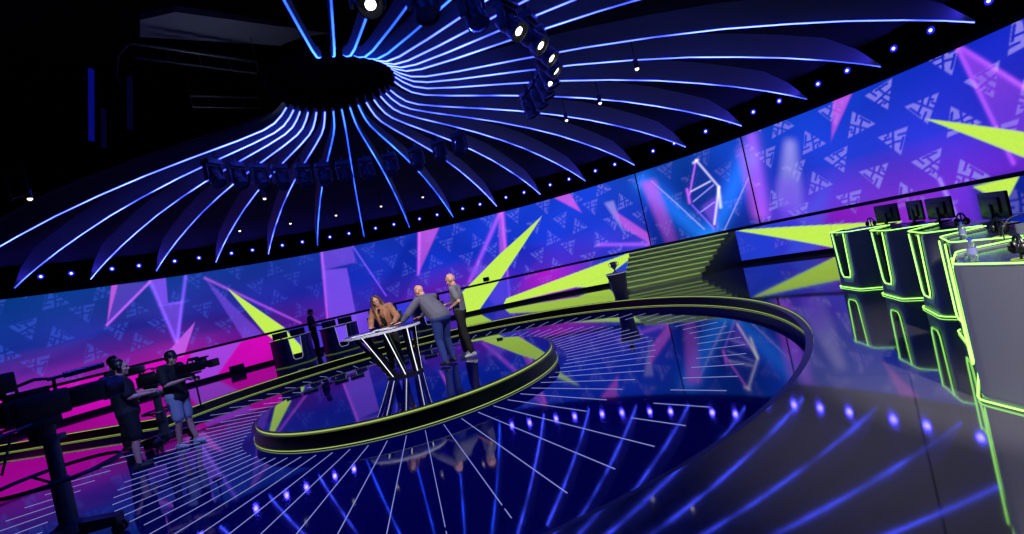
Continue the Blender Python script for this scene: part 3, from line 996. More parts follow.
def make_desk():
    r = empty('player_desk', (0, 0, 0))
    b = MB()
    inn_ = inset(PATH, 0.045)
    for s in (-1, 1):
        rings = []
        for z in (0.0, 0.18, H_D - 0.03):
            o_ = [(notch_x(z), 0.0)] + PATH
            i_ = [(notch_x(z), 0.045)] + inn_
            rings.append(([Vector((s * x, y, z)) for x, y in o_], [Vector((s * x, y, z)) for x, y in i_]))
        oo, ii = [r_[0] for r_ in rings], [r_[1] for r_ in rings]
        b.grid(oo)
        b.grid(ii)
        b.grid([oo[0], ii[0]])
        b.grid([oo[-1], ii[-1]])
        b.grid([[r_[0] for r_ in oo], [r_[0] for r_ in ii]])
        b.grid([[r_[-1] for r_ in oo], [r_[-1] for r_ in ii]])
    bmesh.ops.remove_doubles(b.bm, verts=b.bm.verts[:], dist=0.0005)
    b.box((0, 0.0225, 0.09), (notch_x(0.09) * 2 + 0.02, 0.045, 0.18))
    sh_ = b.build('shell', M['desk'], r, True)
    t = MB()
    full = [(-x, y) for x, y in TOPPATH[::-1]] + TOPPATH
    fin_ = [(x * 0.975, y + 0.012) for x, y in full]
    t.prism([Vector((x, y, H_D - 0.075)) for x, y in fin_], (0, 0, 0.03))
    t.build('desktop', M['desk_top'], r)
    for sd in (-1, 1):
        MB().bbox((sd * (xe - 0.02), ye + 0.30, (H_D - 0.075) / 2), (0.05, 0.05, H_D - 0.075), 0.006).build('leg', M['plastic'], r)
    rim = MB()
    rim.tube([Vector((x, y, H_D - 0.018)) for x, y in full[1:-1]], 0.006, 6)
    rim.build('light_strip', M['led_green'], r, True)
    tm = MB()
    edge = [(-notch_x(z), z) for z in (H_D - 0.06, 0.6, 0.25)] + [(-0.09, 0.185), (0.09, 0.185)] + [(notch_x(z), z) for z in (0.25, 0.6, H_D - 0.06)]
    outer = [(-notch_x(z) - 0.085, z) for z in (H_D - 0.06, 0.6, 0.25)] + [(-0.12, 0.10), (0.12, 0.10)] + [(notch_x(z) + 0.085, z) for z in (0.25, 0.6, H_D - 0.06)]
    tm.grid([[Vector((x, -0.003, z)) for x, z in edge], [Vector((x, -0.003, z)) for x, z in outer]])
    tm.build('notch_catch_trim', M['trim_grey'], r)  # pale band added to catch the notch strip's glow
    pl = MB()
    pl.grid([[Vector((x * 1.004, y - 0.004, z)) for x, y in full[1:-1]] for z in (0.005, 0.045)])
    pl.build('plinth_trim', M['desk'], r)
    nt_ = MB()
    pts = [Vector((-notch_x(z), -0.022, z)) for z in (H_D - 0.04, 0.6, 0.25)] + [Vector((x, -0.022, 0.19)) for x in (-0.09, 0, 0.09)] + [Vector((notch_x(z), -0.022, z)) for z in (0.25, 0.6, H_D - 0.04)]
    nt_.tube(pts, 0.007, 6)
    nt_.build('light_strip', M['led_green'], r, True)
    bs = MB()
    bs.tube([Vector((x * 1.01, y - 0.024, 0.016)) for x, y in full[1:-1]], 0.006, 6)
    bs.build('light_strip', M['led_green'], r, True)
    return r


def make_monitor(w=0.56):
    r = empty('monitor', (0, 0, 0))
    b = MB().bbox((0, 0, 0.21), (w, 0.035, 0.34), 0.012)
    b.bbox((0, -0.025, 0.21), (w * 0.55, 0.03, 0.2), 0.012)
    b.build('housing', M['plastic'], r, True)
    MB().box((0, 0.0185, 0.215), (w - 0.03, 0.003, 0.31)).build('screen', M['lens'], r)
    s = MB().bbox((0, -0.045, 0.12), (0.06, 0.03, 0.22), 0.008)
    s.build('stand', M['grey_metal'], r, True)
    MB().bbox((0, -0.03, 0.009), (0.24, 0.18, 0.018), 0.006).build('foot', M['plastic'], r, True)
    return r


def make_headphones():
    r = empty('headphones', (0, 0, 0))
    MB().tube([(0.085 * math.cos(a), 0, 0.13 + 0.10 * math.sin(a)) for a in [PI * k / 12 for k in range(13)]], 0.012, 6).build('band', M['plastic'], r, True)
    for s in (-1, 1):
        MB().ball((s * 0.085, 0, 0.11), (0.03, 0.045, 0.055)).build('ear_cup', M['plastic'], r, 'all')
    st_ = MB().cyl((0, 0, 0), (0, 0, 0.012), 0.07, None, 16)
    st_.cyl((0, 0, 0.01), (0, 0, 0.22), 0.01, None, 8)
    st_.build('stand', M['grey_metal'], r, True)
    MB().tube([(0.06 * math.cos(2 * PI * k / 16), 0.06 * math.sin(2 * PI * k / 16), 0.016) for k in range(16)], 0.006, 5, True).build('light_ring', M['led_green_dim'], r)
    return r


def make_bottle():
    r = empty('water_bottle', (0, 0, 0))
    m = M.setdefault('pet', mat('clear_plastic', (190, 195, 225), 0.06, 0, 1.33, transmission=0.85))
    MB().lathe([(0.0, 0.0), (0.03, 0.0), (0.033, 0.01), (0.031, 0.05), (0.033, 0.06), (0.033, 0.13), (0.028, 0.155), (0.013, 0.175), (0.013, 0.185)], (0, 0, 0), 20).build('body', m, r, True)
    MB().cyl((0, 0, 0.183), (0, 0, 0.205), 0.016, None, 16).build('cap', M.setdefault('cap_blue', mat('cap_blue', (60, 60, 200), 0.4)), r, True)
    MB().lathe([(0.0338, 0.065), (0.0338, 0.12)], (0, 0, 0), 20).build('wrapper', M.setdefault('wrap', mat('wrapper', (130, 130, 190), 0.4)), r, True)
    return r


desk0, mon0, hp0, bot0 = make_desk(), make_monitor(), make_headphones(), make_bottle()
first = {'d': True, 'm': True, 'h': True, 'b': True}


def inst(key, src):
    if first[key]:
        first[key] = False
        return src
    return copy_tree(src)


def desk_at(phi, r, sc, label, group):
    o = inst('d', desk0)
    o.location = pc(phi, r, Z_STAGE)
    o.rotation_euler = (0, 0, -R_(phi))
    o.scale = (sc, sc, 1.0)
    return tag(o, label, 'desk', group)


def on_desk(key, src, phi, r, sc, x, y, rz, label, cat, group, s=1.0):
    o = inst(key, src)
    d = Vector((x * sc, y * sc, 0))
    d.rotate(Matrix.Rotation(-R_(phi), 3, 'Z'))
    o.location = pc(phi, r, Z_STAGE + H_D - 0.042) + d
    o.rotation_euler = (0, 0, -R_(phi) + rz)
    o.scale = (s, s, s)
    return tag(o, label, cat, group)


RD = [(99.2, 'farthest'), (108.3, 'second farthest'), (117.4, 'middle'), (126.6, 'second nearest'), (136.0, 'nearest, largest')]
for i, (a, w) in enumerate(RD):
    desk_at(a, 7.66, 1.0, 'dark player desk with green glowing edges, %s of the right-hand row' % w, 'player desks on the right')
MLAB = ['black monitor behind the farthest right-hand desk, seen from the back', 'black monitor on the second farthest right-hand desk', 'black monitor on the middle right-hand desk, seen from the back', 'black monitor on the second nearest right-hand desk', 'black monitor on the nearest right-hand desk at the photo\'s edge']
for i, (a, w) in enumerate(RD):
    on_desk('m', mon0, a, 7.66, 1.0, 0.26, 0.60, 0.12, MLAB[i], 'monitor', 'monitors on the right desks', 0.82)
on_desk('m', mon0, 108.3, 7.66, 1.0, -0.34, 0.60, -0.05, 'black monitor left of another on the second farthest right-hand desk', 'monitor', 'monitors on the right desks', 0.82)
for a, x, y, lab in ((103.0, 0.36, 0.30, 'headphones on a green-lit stand between the two farthest right desks'), (117.4, 0.36, 0.30, 'headphones on a green-lit stand right of the middle desk\'s monitor'), (126.6, 0.34, 0.30, 'headphones on a green-lit stand on the second nearest right desk'), (136.0, 0.33, 0.31, 'headphones on a green-lit stand on the nearest right desk')):
    o = on_desk('h', hp0, a if a != 103.0 else 99.2, 7.66, 1.0, x, y, 0.3, lab, 'headphones', 'headphones on the right desks', 0.72)
on_desk('b', bot0, 136.0, 7.66, 1.0, 0.12, 0.10, 0, 'small clear bottle with blue cap on the nearest right desk', 'bottle', 'bottles on the right desks', 0.78)
on_desk('b', bot0, 126.6, 7.66, 1.0, 0.05, 0.12, 0, 'small clear bottle with blue cap on the second nearest right desk', 'bottle', 'bottles on the right desks', 0.78)
mic = empty('gooseneck_microphone', pc(131.2, 7.95, Z_STAGE + H_D - 0.045), 0, 'thin curved gooseneck microphone rising beside the nearest right desk', 'microphone')
MB().tube([(0, 0, 0), (0.0, 0.0, 0.10), (0.04, -0.03, 0.18), (0.14, -0.10, 0.22), (0.24, -0.17, 0.215)], 0.005, 6).build('gooseneck', M['grey_metal'], mic, True)
MB().cap((0.24, -0.17, 0.215), (0.28, -0.2, 0.208), 0.013).build('capsule', M['plastic'], mic, True)
MB().cyl((0, 0, 0), (0, 0, 0.02), 0.05, None, 16).build('base', M['plastic'], mic, True)

LD = [(-38.9, 'first'), (-28.6, 'second'), (-18.0, 'third'), (-7.6, 'fourth')]
for i, (a, w) in enumerate(LD):
    dk = desk_at(a, 8.3, 1.1, 'dark blue player desk behind the host table, %s from left in the far row' % w, 'player desks in the far row')
    for ch in kids(dk):                                     # this row's lines run dimmed
        if ch.name.startswith('light_strip'):
            ch.material_slots[0].link = 'OBJECT'
            ch.material_slots[0].material = M['led_far'] if max(v.co.z for v in ch.data.vertices) > 0.5 and min(v.co.z for v in ch.data.vertices) < 0.5 else M['led_far_green']
        if ch.name.endswith('trim') or '_trim' in ch.name:
            ch.material_slots[0].link = 'OBJECT'
            ch.material_slots[0].material = M['desk_blue']
        if ch.name.startswith('shell'):
            ch.material_slots[0].link = 'OBJECT'
            ch.material_slots[0].material = M['desk_blue']
    for j, (x, rz, w2) in enumerate(((-0.26, 0.1, 'left'), (0.24, -0.1, 'right'))):
        on_desk('m', mon0, a, 8.3, 1.1, x, 0.5, rz, 'black monitor on the %s far desk from left, the %s one of its pair' % (w, w2), 'monitor', 'monitors on the far desks', 0.85).scale.z = 0.62


def make_chair():
    r = empty('gaming_chair', (0, 0, 0))
    m = M.setdefault('chairfab', mat('chair_fabric', (38, 38, 46), 0.6))
    MB().bbox((0, 0, 0.48), (0.52, 0.5, 0.12), 0.05).build('seat', m, r, True)
    b = MB()
    b.loft([[Vector((x * w, 0.24 + dy + t, z)) for x, t in ((-1, 0), (-0.8, -0.06), (0.8, -0.06), (1, 0), (1, 0.08), (-1, 0.08))] for z, w, dy in ((0.5, 0.22, 0), (0.7, 0.27, 0.02), (1.0, 0.29, 0.06), (1.15, 0.22, 0.09), (1.3, 0.19, 0.11), (1.36, 0.14, 0.12))])
    b.build('backrest', m, r, True)
    for s in (-1, 1):
        a = MB().bbox((s * 0.31, 0.0, 0.68), (0.08, 0.3, 0.04), 0.015)
        a.bbox((s * 0.31, 0.05, 0.58), (0.04, 0.06, 0.2), 0.01)
        a.build('armrest', M['plastic'], r, True)
    MB().cyl((0, 0, 0.08), (0, 0, 0.44), 0.03, None, 12).build('column', M['grey_metal'], r, True)
    b = MB()
    for k in range(5):
        a = 2 * PI * k / 5
        b.cyl((0, 0, 0.1), (0.3 * math.cos(a), 0.3 * math.sin(a), 0.06), 0.03, 0.018, 8)
        b.ball((0.3 * math.cos(a), 0.3 * math.sin(a), 0.03), 0.03, None, 8, 6)
    b.build('base', M['plastic'], r, True)
    return r


ch0 = make_chair()
for i, (a, r, rz, lab) in enumerate(((112.6, 8.85, 0.2, 'dark gaming chair behind the right desks, topmost at the photo\'s edge'), (121.5, 8.75, -0.3, 'dark gaming chair behind the second nearest right desk'))):
    o = ch0 if i == 0 else copy_tree(ch0)
    o.location = pc(a, r, Z_STAGE)
    o.rotation_euler = (0, 0, -R_(a) + rz)
    tag(o, lab, 'chair', 'gaming chairs')

# small things on the wall ledge and stage
bx_ = empty('floor_monitor', pw(-36.2, RW - 0.35, Z_STAGE), R_(36.2), 'black wedge speaker on the stage against the magenta video band', 'speaker')
b = MB()
b.prism([(-0.24, -0.16, 0), (-0.24, 0.16, 0), (-0.24, 0.16, 0.30), (-0.24, -0.02, 0.30), (-0.24, -0.16, 0.12)], (0.48, 0, 0))
b.build('cabinet', M['plastic'], bx_)
b = MB()
for k in range(7):
    b.box((-0.18 + 0.06 * k, -0.095, 0.215), (0.02, 0.006, 0.2), Matrix.Rotation(-0.66, 3, 'X'))
b.build('grille', M['grey_metal'], bx_)
lc = empty('ledge_camera', pw(8.2, RW - 0.05, 1.428), -R_(8.2), 'small black camera sitting on the wall ledge by the tall green spike', 'camera')
MB().bbox((0, -0.06, 0.11), (0.26, 0.14, 0.18), 0.03).build('body', M['plastic'], lc, True)
MB().cyl((0, -0.12, 0.11), (0, -0.2, 0.11), 0.055, None, 14).build('lens', M['lens'], lc, True)
MB().cyl((0, 0, 0), (0, 0, 0.03), 0.018, None, 14).build('foot', M['plastic'], lc, True)
# ------------------------------------------------------------------ people
M['skin'] = mat('skin', (205, 150, 128), 0.5)
M['eye'] = mat('eye_dark', (30, 22, 20), 0.2)
M['hair_dark'] = mat('hair_dark', (22, 18, 18), 0.45)
M['hair_brown'] = mat('hair_brown', (92, 62, 50), 0.45, noise=0.5, nscale=30)
M['jumper'] = mat('sweater_grey', (92, 90, 106), 0.85, noise=0.15, nscale=60)
M['jeans'] = mat('jeans_blue', (38, 58, 130), 0.8, noise=0.25, nscale=25)
M['tee_grey'] = mat('tee_grey', (110, 110, 118), 0.85, noise=0.12, nscale=50)
M['blackcloth'] = mat('black_cloth', (14, 14, 18), 0.8)
M['shorts_grey'] = mat('shorts_grey', (150, 156, 170), 0.85)
M['coat'] = mat('coat_tan', (168, 116, 88), 0.95, noise=0.55, nscale=22, bump=0.6)
M['shoe_pale'] = mat('shoe_pale', (190, 190, 196), 0.6)
M['shoe_dark'] = mat('shoe_dark', (30, 30, 36), 0.6)


def fuse(mb, name, voxel, it=2):
    bmesh.ops.recalc_face_normals(mb.bm, faces=mb.bm.faces[:])
    me = bpy.data.meshes.new('soup')
    mb.bm.to_mesh(me)
    mb.bm.free()
    o = bpy.data.objects.new('soup', me)
    COL.objects.link(o)
    md = o.modifiers.new('r', 'REMESH')
    md.mode = 'VOXEL'
    md.voxel_size = voxel
    if it:
        sm = o.modifiers.new('s', 'SMOOTH')
        sm.factor = 0.5
        sm.iterations = it
    dg = bpy.context.evaluated_depsgraph_get()
    res = bpy.data.meshes.new_from_object(o.evaluated_get(dg))
    bpy.data.objects.remove(o)
    bpy.data.meshes.remove(me)
    res.name = name
    res.polygons.foreach_set('use_smooth', [True] * len(res.polygons))
    return res


def meshobj(name, me, m, parent=None):
    me.materials.clear()
    me.materials.append(m)
    o = bpy.data.objects.new(name, me)
    COL.objects.link(o)
    if parent:
        o.parent = parent
    return o


def pose(s=1.0, **kw):
    J = dict(pelvis=(0, 0, .97), waist=(0, 0, 1.10), chest=(0, 0, 1.27), neck=(0, -.005, 1.47), head=(0, .015, 1.61),
             shL=(-.185, 0, 1.42), shR=(.185, 0, 1.42), elL=(-.23, -.02, 1.13), elR=(.23, -.02, 1.13), wrL=(-.22, .10, .90), wrR=(.22, .10, .90),
             hiL=(-.09, 0, .93), hiR=(.09, 0, .93), knL=(-.10, .03, .50), knR=(.10, .03, .50), anL=(-.11, 0, .085), anR=(.11, 0, .085))
    J = {k: Vector(v) * s for k, v in J.items()}
    for k, v in kw.items():
        J[k] = Vector(v)
    return J


def hand(b, w, d, n, curl, side, k=1.0):
    """palm, four bent fingers of unequal length and a thumb leaving the side of the palm"""
    d = d.normalized()
    n = (n - d * n.dot(d)).normalized()          # towards the back of the hand
    t = d.cross(n).normalized() * side           # towards the thumb
    c = w + d * 0.05 * k
    for q in (-0.026, -0.009, 0.009, 0.026):
        b.cap(w + t * q * 0.7 * k + d * 0.01 * k, w + d * 0.088 * k + t * q * k, 0.0145 * k, 0.0125 * k, 8)
    for q, L in ((0.029, 0.070), (0.010, 0.080), (-0.010, 0.074), (-0.028, 0.058)):
        p0 = w + d * 0.09 * k + t * q * k
        d1 = (d * math.cos(curl * 0.6) - n * math.sin(curl * 0.6)).normalized()
        d2 = (d * math.cos(curl * 1.6) - n * math.sin(curl * 1.6)).normalized()
        p1 = p0 + d1 * L * 0.55 * k
        b.cap(p0, p1, 0.0105 * k, 0.0095 * k, 8)
        b.cap(p1, p1 + d2 * L * 0.45 * k, 0.0095 * k, 0.008 * k, 8)
    p0 = w + d * 0.03 * k + t * 0.03 * k
    p1 = p0 + (d * 0.6 + t * 0.75 - n * 0.2).normalized() * 0.045 * k
    b.cap(p0, p1, 0.0135 * k, 0.011 * k, 8)
    b.cap(p1, p1 + (d * 0.9 + t * 0.25 - n * 0.35).normalized() * 0.032 * k, 0.011 * k, 0.009 * k, 8)


def person(label, loc, rz, J, s=1.0, fat=1.0, yaw=0.0, nod=0.0, tilt=0.0, top=None, top_sleeve=0.45, legs=None, leg_len=1.0, shoes='shoe_dark', hair=None, hair_mat='hair_dark', handdir=None, curl=0.5, loose=0.0, cat='person'):
    V = J
    HR = Matrix.Rotation(yaw, 3, 'Z') @ Matrix.Rotation(-nod, 3, 'X') @ Matrix.Rotation(tilt, 3, 'Y')
    hp = lambda *p: V['head'] + HR @ (Vector(p) * s)
    b = MB()

    def torso(b, g):
        b.ball(V['pelvis'], ((.155 * fat + g) * s, (.115 * fat + g) * s, (.12 + g) * s))
        b.cap(V['pelvis'], V['waist'], (.115 * fat + g) * s, (.112 * fat + g) * s)
        for q in (-1, 1):
            b.cap(V['pelvis'] + Vector((q * .045 * fat * s, 0, 0)), V['chest'] + Vector((q * .06 * s, 0, 0)), (.105 * fat + g) * s, (.108 * fat ** .5 + g) * s)
        ax = (V['neck'] - V['chest']).normalized()
        b.ball(V['chest'] + ax * 0.02, ((.165 * fat ** .5 + g) * s, (.115 * fat ** .6 + g) * s, (.17 + g) * s), ax.to_track_quat('Z', 'Y').to_matrix() @ Matrix.Identity(3))
        for q in 'LR':
            b.cap(V['sh' + q], V['chest'] + ax * 0.11 * s, (.060 + g) * s, (.085 + g) * s)
            b.cap(V['sh' + q], V['neck'] - ax * 0.03 * s, (.052 + g) * s, (.05 + g) * s)

    torso(b, 0)
    b.cap(V['neck'] - (V['neck'] - V['chest']).normalized() * .05 * s, V['head'] + HR @ Vector((0, -.02, -.03)) * s, .062 * s, .052 * s)
    b.ball(hp(0, -.012, .022), (.077 * s, .097 * s, .102 * s), HR)
    b.ball(hp(0, .022, -.04), (.060 * s, .072 * s, .078 * s), HR)
    b.ball(hp(0, .066, -.098), .026 * s)
    b.cap(hp(0, .088, .005), hp(0, .104, -.028), .010 * s, .015 * s, 8)
    b.ball(hp(0, .078, .03), (.050 * s, .018 * s, .013 * s), HR)
    b.ball(hp(0, .083, -.066), (.024 * s, .012 * s, .010 * s), HR)
    for q in (-1, 1):
        b.ball(hp(q * .080, -.006, -.008), (.011 * s, .022 * s, .032 * s), HR)
        b.ball(hp(q * .042, .062, -.03), (.022 * s, .02 * s, .022 * s), HR)
    for q, sd in (('L', -1), ('R', 1)):
        b.cap(V['sh' + q], V['el' + q], .052 * s * fat ** .5, .040 * s * fat ** .5)
        b.cap(V['el' + q], V['wr' + q], .040 * s * fat ** .5, .027 * s)
        d = (handdir[q] if handdir and q in handdir else (V['wr' + q] - V['el' + q]))
        d = Vector(d)
        hand(b, V['wr' + q], d, Vector((0, -.3, 1)) if abs(d.normalized().z) < .8 else Vector((sd, 0, 0)), curl, -sd, s)
        b.cap(V['hi' + q], V['kn' + q], .085 * s * fat ** .6, .056 * s)
        b.cap(V['kn' + q], V['kn' + q].lerp(V['an' + q], .35) + Vector((0, -.018 * s, 0)), .054 * s, .054 * s)
        b.cap(V['kn' + q].lerp(V['an' + q], .35) + Vector((0, -.018 * s, 0)), V['an' + q], .054 * s, .036 * s)
        b.cap(V['an' + q] + Vector((0, -.04, -.045)) * s, V['an' + q] + Vector((0, .14, -.055)) * s, .034 * s, .028 * s)
    root = meshobj('person', fuse(b, 'person', 0.0105 * s, 1), M['skin'])
    root.location = loc
    root.rotation_euler = (0, 0, rz)
    tag(root, label, cat)
    for q in (-1, 1):
        MB().ball(hp(q * .031, .0815, .006), (.012 * s, .008 * s, .008 * s), HR, 10, 7).build('eye', M['eye'], root, 'all')
    if top:
        b = MB()
        torso(b, .016 + loose)
        if loose:
            b.cap(V['pelvis'] + Vector((-.06, 0, -.06)) * s, V['pelvis'] + Vector((.06, 0, -.06)) * s, (.135 * fat + loose) * s)
        for q in 'LR':
            e = V['el' + q]
            g = .016 + loose * .7
            f = min(1, top_sleeve / .5)
            b.cap(V['sh' + q], V['sh' + q].lerp(e, f), (.054 * fat ** .5 + g) * s, (.048 * fat ** .5 + g) * s)
            if top_sleeve > .5:
                b.cap(e, e.lerp(V['wr' + q], (top_sleeve - .5) / .5), (.044 * fat ** .5 + g) * s, (.032 + g) * s)
        ax = (V['neck'] - V['chest']).normalized()
        b.cap(V['neck'] - ax * .05 * s, V['neck'] - ax * .02 * s, .074 * s, .066 * s)
        meshobj(top[0], fuse(b, top[0], 0.014, 3), M[top[1]], root)
    if legs:
        b = MB()
        b.ball(V['pelvis'] - Vector((0, 0, .03)) * s, ((.16 * fat + .012) * s, (.12 * fat + .012) * s, .12 * s))
        for q in 'LR':
            g = .018 if leg_len > .6 else .034
            f = min(1, leg_len / .5)
            b.cap(V['pelvis'].lerp(V['hi' + q], .6), V['hi' + q], (.11 * fat ** .6) * s, (.088 * fat ** .6 + g) * s)
            b.cap(V['hi' + q], V['hi' + q].lerp(V['kn' + q], f), (.088 * fat ** .6 + g) * s, (.062 + g) * s)
            if leg_len > .5:
                b.cap(V['kn' + q], V['kn' + q].lerp(V['an' + q], (leg_len - .5) / .5), (.062 + g) * s, (.046 + g) * s)
        meshobj(legs[0], fuse(b, legs[0], 0.014, 3), M[legs[1]], root)
    for q in 'LR':
        b = MB()
        a = V['an' + q]
        b.cap(a + Vector((0, -.05, -.042)) * s, a + Vector((0, .05, -.045)) * s, .042 * s, .040 * s)
        b.cap(a + Vector((0, .05, -.048)) * s, a + Vector((0, .15, -.055)) * s, .040 * s, .030 * s)
        b.cap(a + Vector((0, -.02, -.02)) * s, a + Vector((0, -.01, .0)) * s, .046 * s, .044 * s)
        meshobj('shoe', fuse(b, 'shoe', 0.010, 2), M[shoes], root)
    if hair == 'short':
        b = MB()
        b.ball(hp(0, -.022, .036), (.084 * s, .096 * s, .10 * s), HR)
        b.ball(hp(0, .03, .085), (.06 * s, .05 * s, .04 * s), HR)
        b.ball(hp(0, -.07, -.02), (.06 * s, .04 * s, .06 * s), HR)
        meshobj('hair', fuse(b, 'hair', .010, 2), M[hair_mat], root)
    if hair == 'cap':
        b = MB()
        b.ball(hp(0, -.015, .045), (.086 * s, .104 * s, .088 * s), HR)
        b.ball(hp(0, .10, .045), (.062 * s, .06 * s, .012 * s), HR)
        b.ball(hp(0, -.07, -.01), (.066 * s, .04 * s, .05 * s), HR)
        meshobj('cap', fuse(b, 'cap', .009, 1), M[hair_mat], root)
    if hair == 'long':
        b = MB()
        b.ball(hp(0, -.03, .035), (.090 * s, .098 * s, .102 * s), HR)
        for q in (-1, 1):
            p = [hp(q * .04, .035, .105), hp(q * .086, .015, .03), hp(q * .104, .0, -.07), hp(q * .112, .045, -.20), hp(q * .085, .085, -.34), hp(q * .075, .10, -.44)]
            for i in range(len(p) - 1):
                b.cap(p[i], p[i + 1], (.032, .034, .040, .042, .036)[i] * s, (.034, .040, .042, .036, .018)[i] * s)
            p = [hp(q * .05, -.08, .02), hp(q * .07, -.09, -.12), hp(q * .08, -.10, -.28), hp(q * .06, -.11, -.42)]
            for i in range(3):
                b.cap(p[i], p[i + 1], .05 * s, (.052, .045, .025)[i] * s)
        meshobj('hair', fuse(b, 'hair', .010, 2), M[hair_mat], root)
    if hair == 'headset':
        b = MB()
        b.ball(hp(0, -.022, .036), (.083 * s, .095 * s, .098 * s), HR)
        meshobj('hair', fuse(b, 'hair', .010, 2), M[hair_mat], root)
    if hair in ('headset', 'cap'):
        b = MB()
        b.tube([hp(.095 * math.cos(a), 0, .02 + .115 * math.sin(a)) for a in [PI * k / 12 for k in range(13)]], .010, 6)
        for q in (-1, 1):
            b.ball(hp(q * .092, 0, .0), (.022 * s, .036 * s, .042 * s), HR)
        b.build('headset', M['plastic'], root, True)
    return root


# woman behind the table, facing the camera, leaning on both hands
person('woman with long brown hair and tan coat leaning on the host table', (-2.80, 9.78, Z_PLAT + .012), R_(174),
       pose(.96, pelvis=(0, -.02, .90), waist=(.01, .02, 1.02), chest=(.03, .06, 1.17), neck=(.06, .10, 1.35), head=(.09, .14, 1.475), shR=(.21, .08, 1.30), shL=(-.14, .08, 1.31),
            elL=(-.27, .12, 1.07), wrL=(-.27, .33, .985), elR=(.30, .14, 1.07), wrR=(.22, .36, .985)),
       .96, 1.0, yaw=.25, nod=.2, tilt=.18, top=('coat', 'coat'), top_sleeve=.97, legs=('trousers', 'blackcloth'), leg_len=.96, hair='long', hair_mat='hair_brown', handdir={'L': (.25, 1, -.1), 'R': (-.3, 1, -.1)}, curl=.12, loose=.012)
woman = [o for o in bpy.data.objects if o.name == 'person'][0]
b = MB()
b.cap((.045, .175, 1.27), (.02, .150, 1.08), .045, .050)
b.cap((.02, .150, 1.08), (.01, .12, .98), .050, .052)
meshobj('top', fuse(b, 'top', .010, 2), M['blackcloth'], woman)
for sd in (-1, 1):
    MB().tube([(.05 + sd * .06, .15, 1.34), (.04 + sd * .075, .20, 1.24), (.02 + sd * .08, .19, 1.10), (.01 + sd * .08, .165, .98)], [.02, .026, .026, .02], 8).build('lapel', M['coat'], woman, True)
# bald man bending over the right end of the table
person('bald heavy man in grey sweater and jeans leaning on the host table', (-1.66, 8.97, Z_PLAT + .012), R_(53),
       pose(1.0, pelvis=(0, -.14, .93), waist=(0, -.05, 1.04), chest=(0, .10, 1.20), neck=(-.01, .20, 1.375), head=(-.02, .265, 1.48), shL=(-.215, .15, 1.31), shR=(.215, .15, 1.31),
            elL=(-.43, .25, 1.10), wrL=(-.52, .345, .985), elR=(.22, .34, 1.10), wrR=(.02, .40, .985), hiL=(-.10, -.14, .90), hiR=(.10, -.14, .90), knL=(-.12, -.10, .50), knR=(.12, -.06, .50), anL=(-.13, -.16, .085), anR=(.13, -.10, .085)),
       1.0, 1.42, yaw=.2, nod=.45, top=('sweater', 'jumper'), top_sleeve=.94, legs=('jeans', 'jeans'), leg_len=.98, handdir={'L': (-.6, .8, -.05), 'R': (-.6, .6, -.05)}, curl=.12)
# bald man in tee
person('bald man in grey t-shirt and black trousers standing right of the table', (-1.20, 9.22, Z_PLAT + .012), R_(80),
       pose(.97, head=(0, .05, 1.565), neck=(0, .01, 1.43), elL=(-.25, -.10, 1.12), wrL=(-.16, .12, 1.02), elR=(.22, .10, 1.12), wrR=(.08, .34, 1.08), anL=(-.11, -.10, .085), knL=(-.10, -.02, .50), anR=(.11, .10, .085), knR=(.10, .09, .50)),
       .97, 1.02, yaw=.1, nod=.3, top=('t_shirt', 'tee_grey'), top_sleeve=.36, legs=('trousers', 'blackcloth'), leg_len=.95, shoes='shoe_pale', curl=.5)
# camera crew on the left
person('camera operator in black t-shirt and shorts, second from left of the crew', (-6.46, 7.40, 0), R_(-51),
       pose(1.0, head=(0, .03, 1.62), elR=(.24, .06, 1.14), wrR=(.20, .30, 1.13), elL=(-.22, .08, 1.15), wrL=(-.06, .36, 1.14)), 1.0, 1.12, yaw=-.2, nod=.1, top=('t_shirt', 'blackcloth'), top_sleeve=.40, legs=('shorts', 'blackcloth'), leg_len=.46, hair='headset', curl=.9, loose=.012)
person('operator in pale grey shorts and cap holding a camera on his arm', (-6.22, 8.15, 0), R_(-97),
       pose(.98, head=(0, .05, 1.575), elR=(.25, .08, 1.14), wrR=(.13, .33, 1.17), elL=(-.22, .14, 1.13), wrL=(-.02, .42, 1.15), knR=(.10, .04, .49), anR=(.09, -.06, .085), anL=(-.11, .10, .085)), .98, 1.05, yaw=-.05, nod=.25, top=('t_shirt', 'blackcloth'), top_sleeve=.40, legs=('shorts', 'shorts_grey'), leg_len=.44, shoes='shoe_pale', hair='cap', curl=.9, loose=.01)
person('crew member in dark clothes and headset standing behind the other operators', (-7.95, 9.0, 0), R_(-75),
       pose(1.05, head=(0, .03, 1.70)), 1.05, 1.0, yaw=.0, nod=.15, top=('t_shirt', 'blackcloth'), top_sleeve=.45, legs=('trousers', 'blackcloth'), leg_len=.95, hair='headset')
person('person in black behind the far desks holding a white sheet', (pc(-33.4, 9.4, 0).x, pc(-33.4, 9.4, 0).y, Z_STAGE), R_(-80),
       pose(.98, head=(0, .05, 1.565), elR=(.22, .02, 1.12), wrR=(.14, .26, 1.06), elL=(-.22, .02, 1.12), wrL=(-.08, .28, 1.06)), .98, 1.0, nod=.35, top=('t_shirt', 'blackcloth'), top_sleeve=.45, legs=('trousers', 'blackcloth'), leg_len=.95, hair='short', curl=.8)
sh_ = MB().box((0, 0, 0), (0.21, 0.30, 0.004), Matrix.Rotation(.25, 3, 'X')).build('paper_sheet', M['paper'], None)
pp = Vector((pc(-33.4, 9.4, 0).x, pc(-33.4, 9.4, 0).y, Z_STAGE))
sh_.location = pp + Matrix.Rotation(R_(-80), 3, 'Z') @ Vector((.03, .56, 1.05))
sh_.rotation_euler = (0, 0, R_(-80))
tag(sh_, 'white sheet held by the person behind the far desks', 'paper')

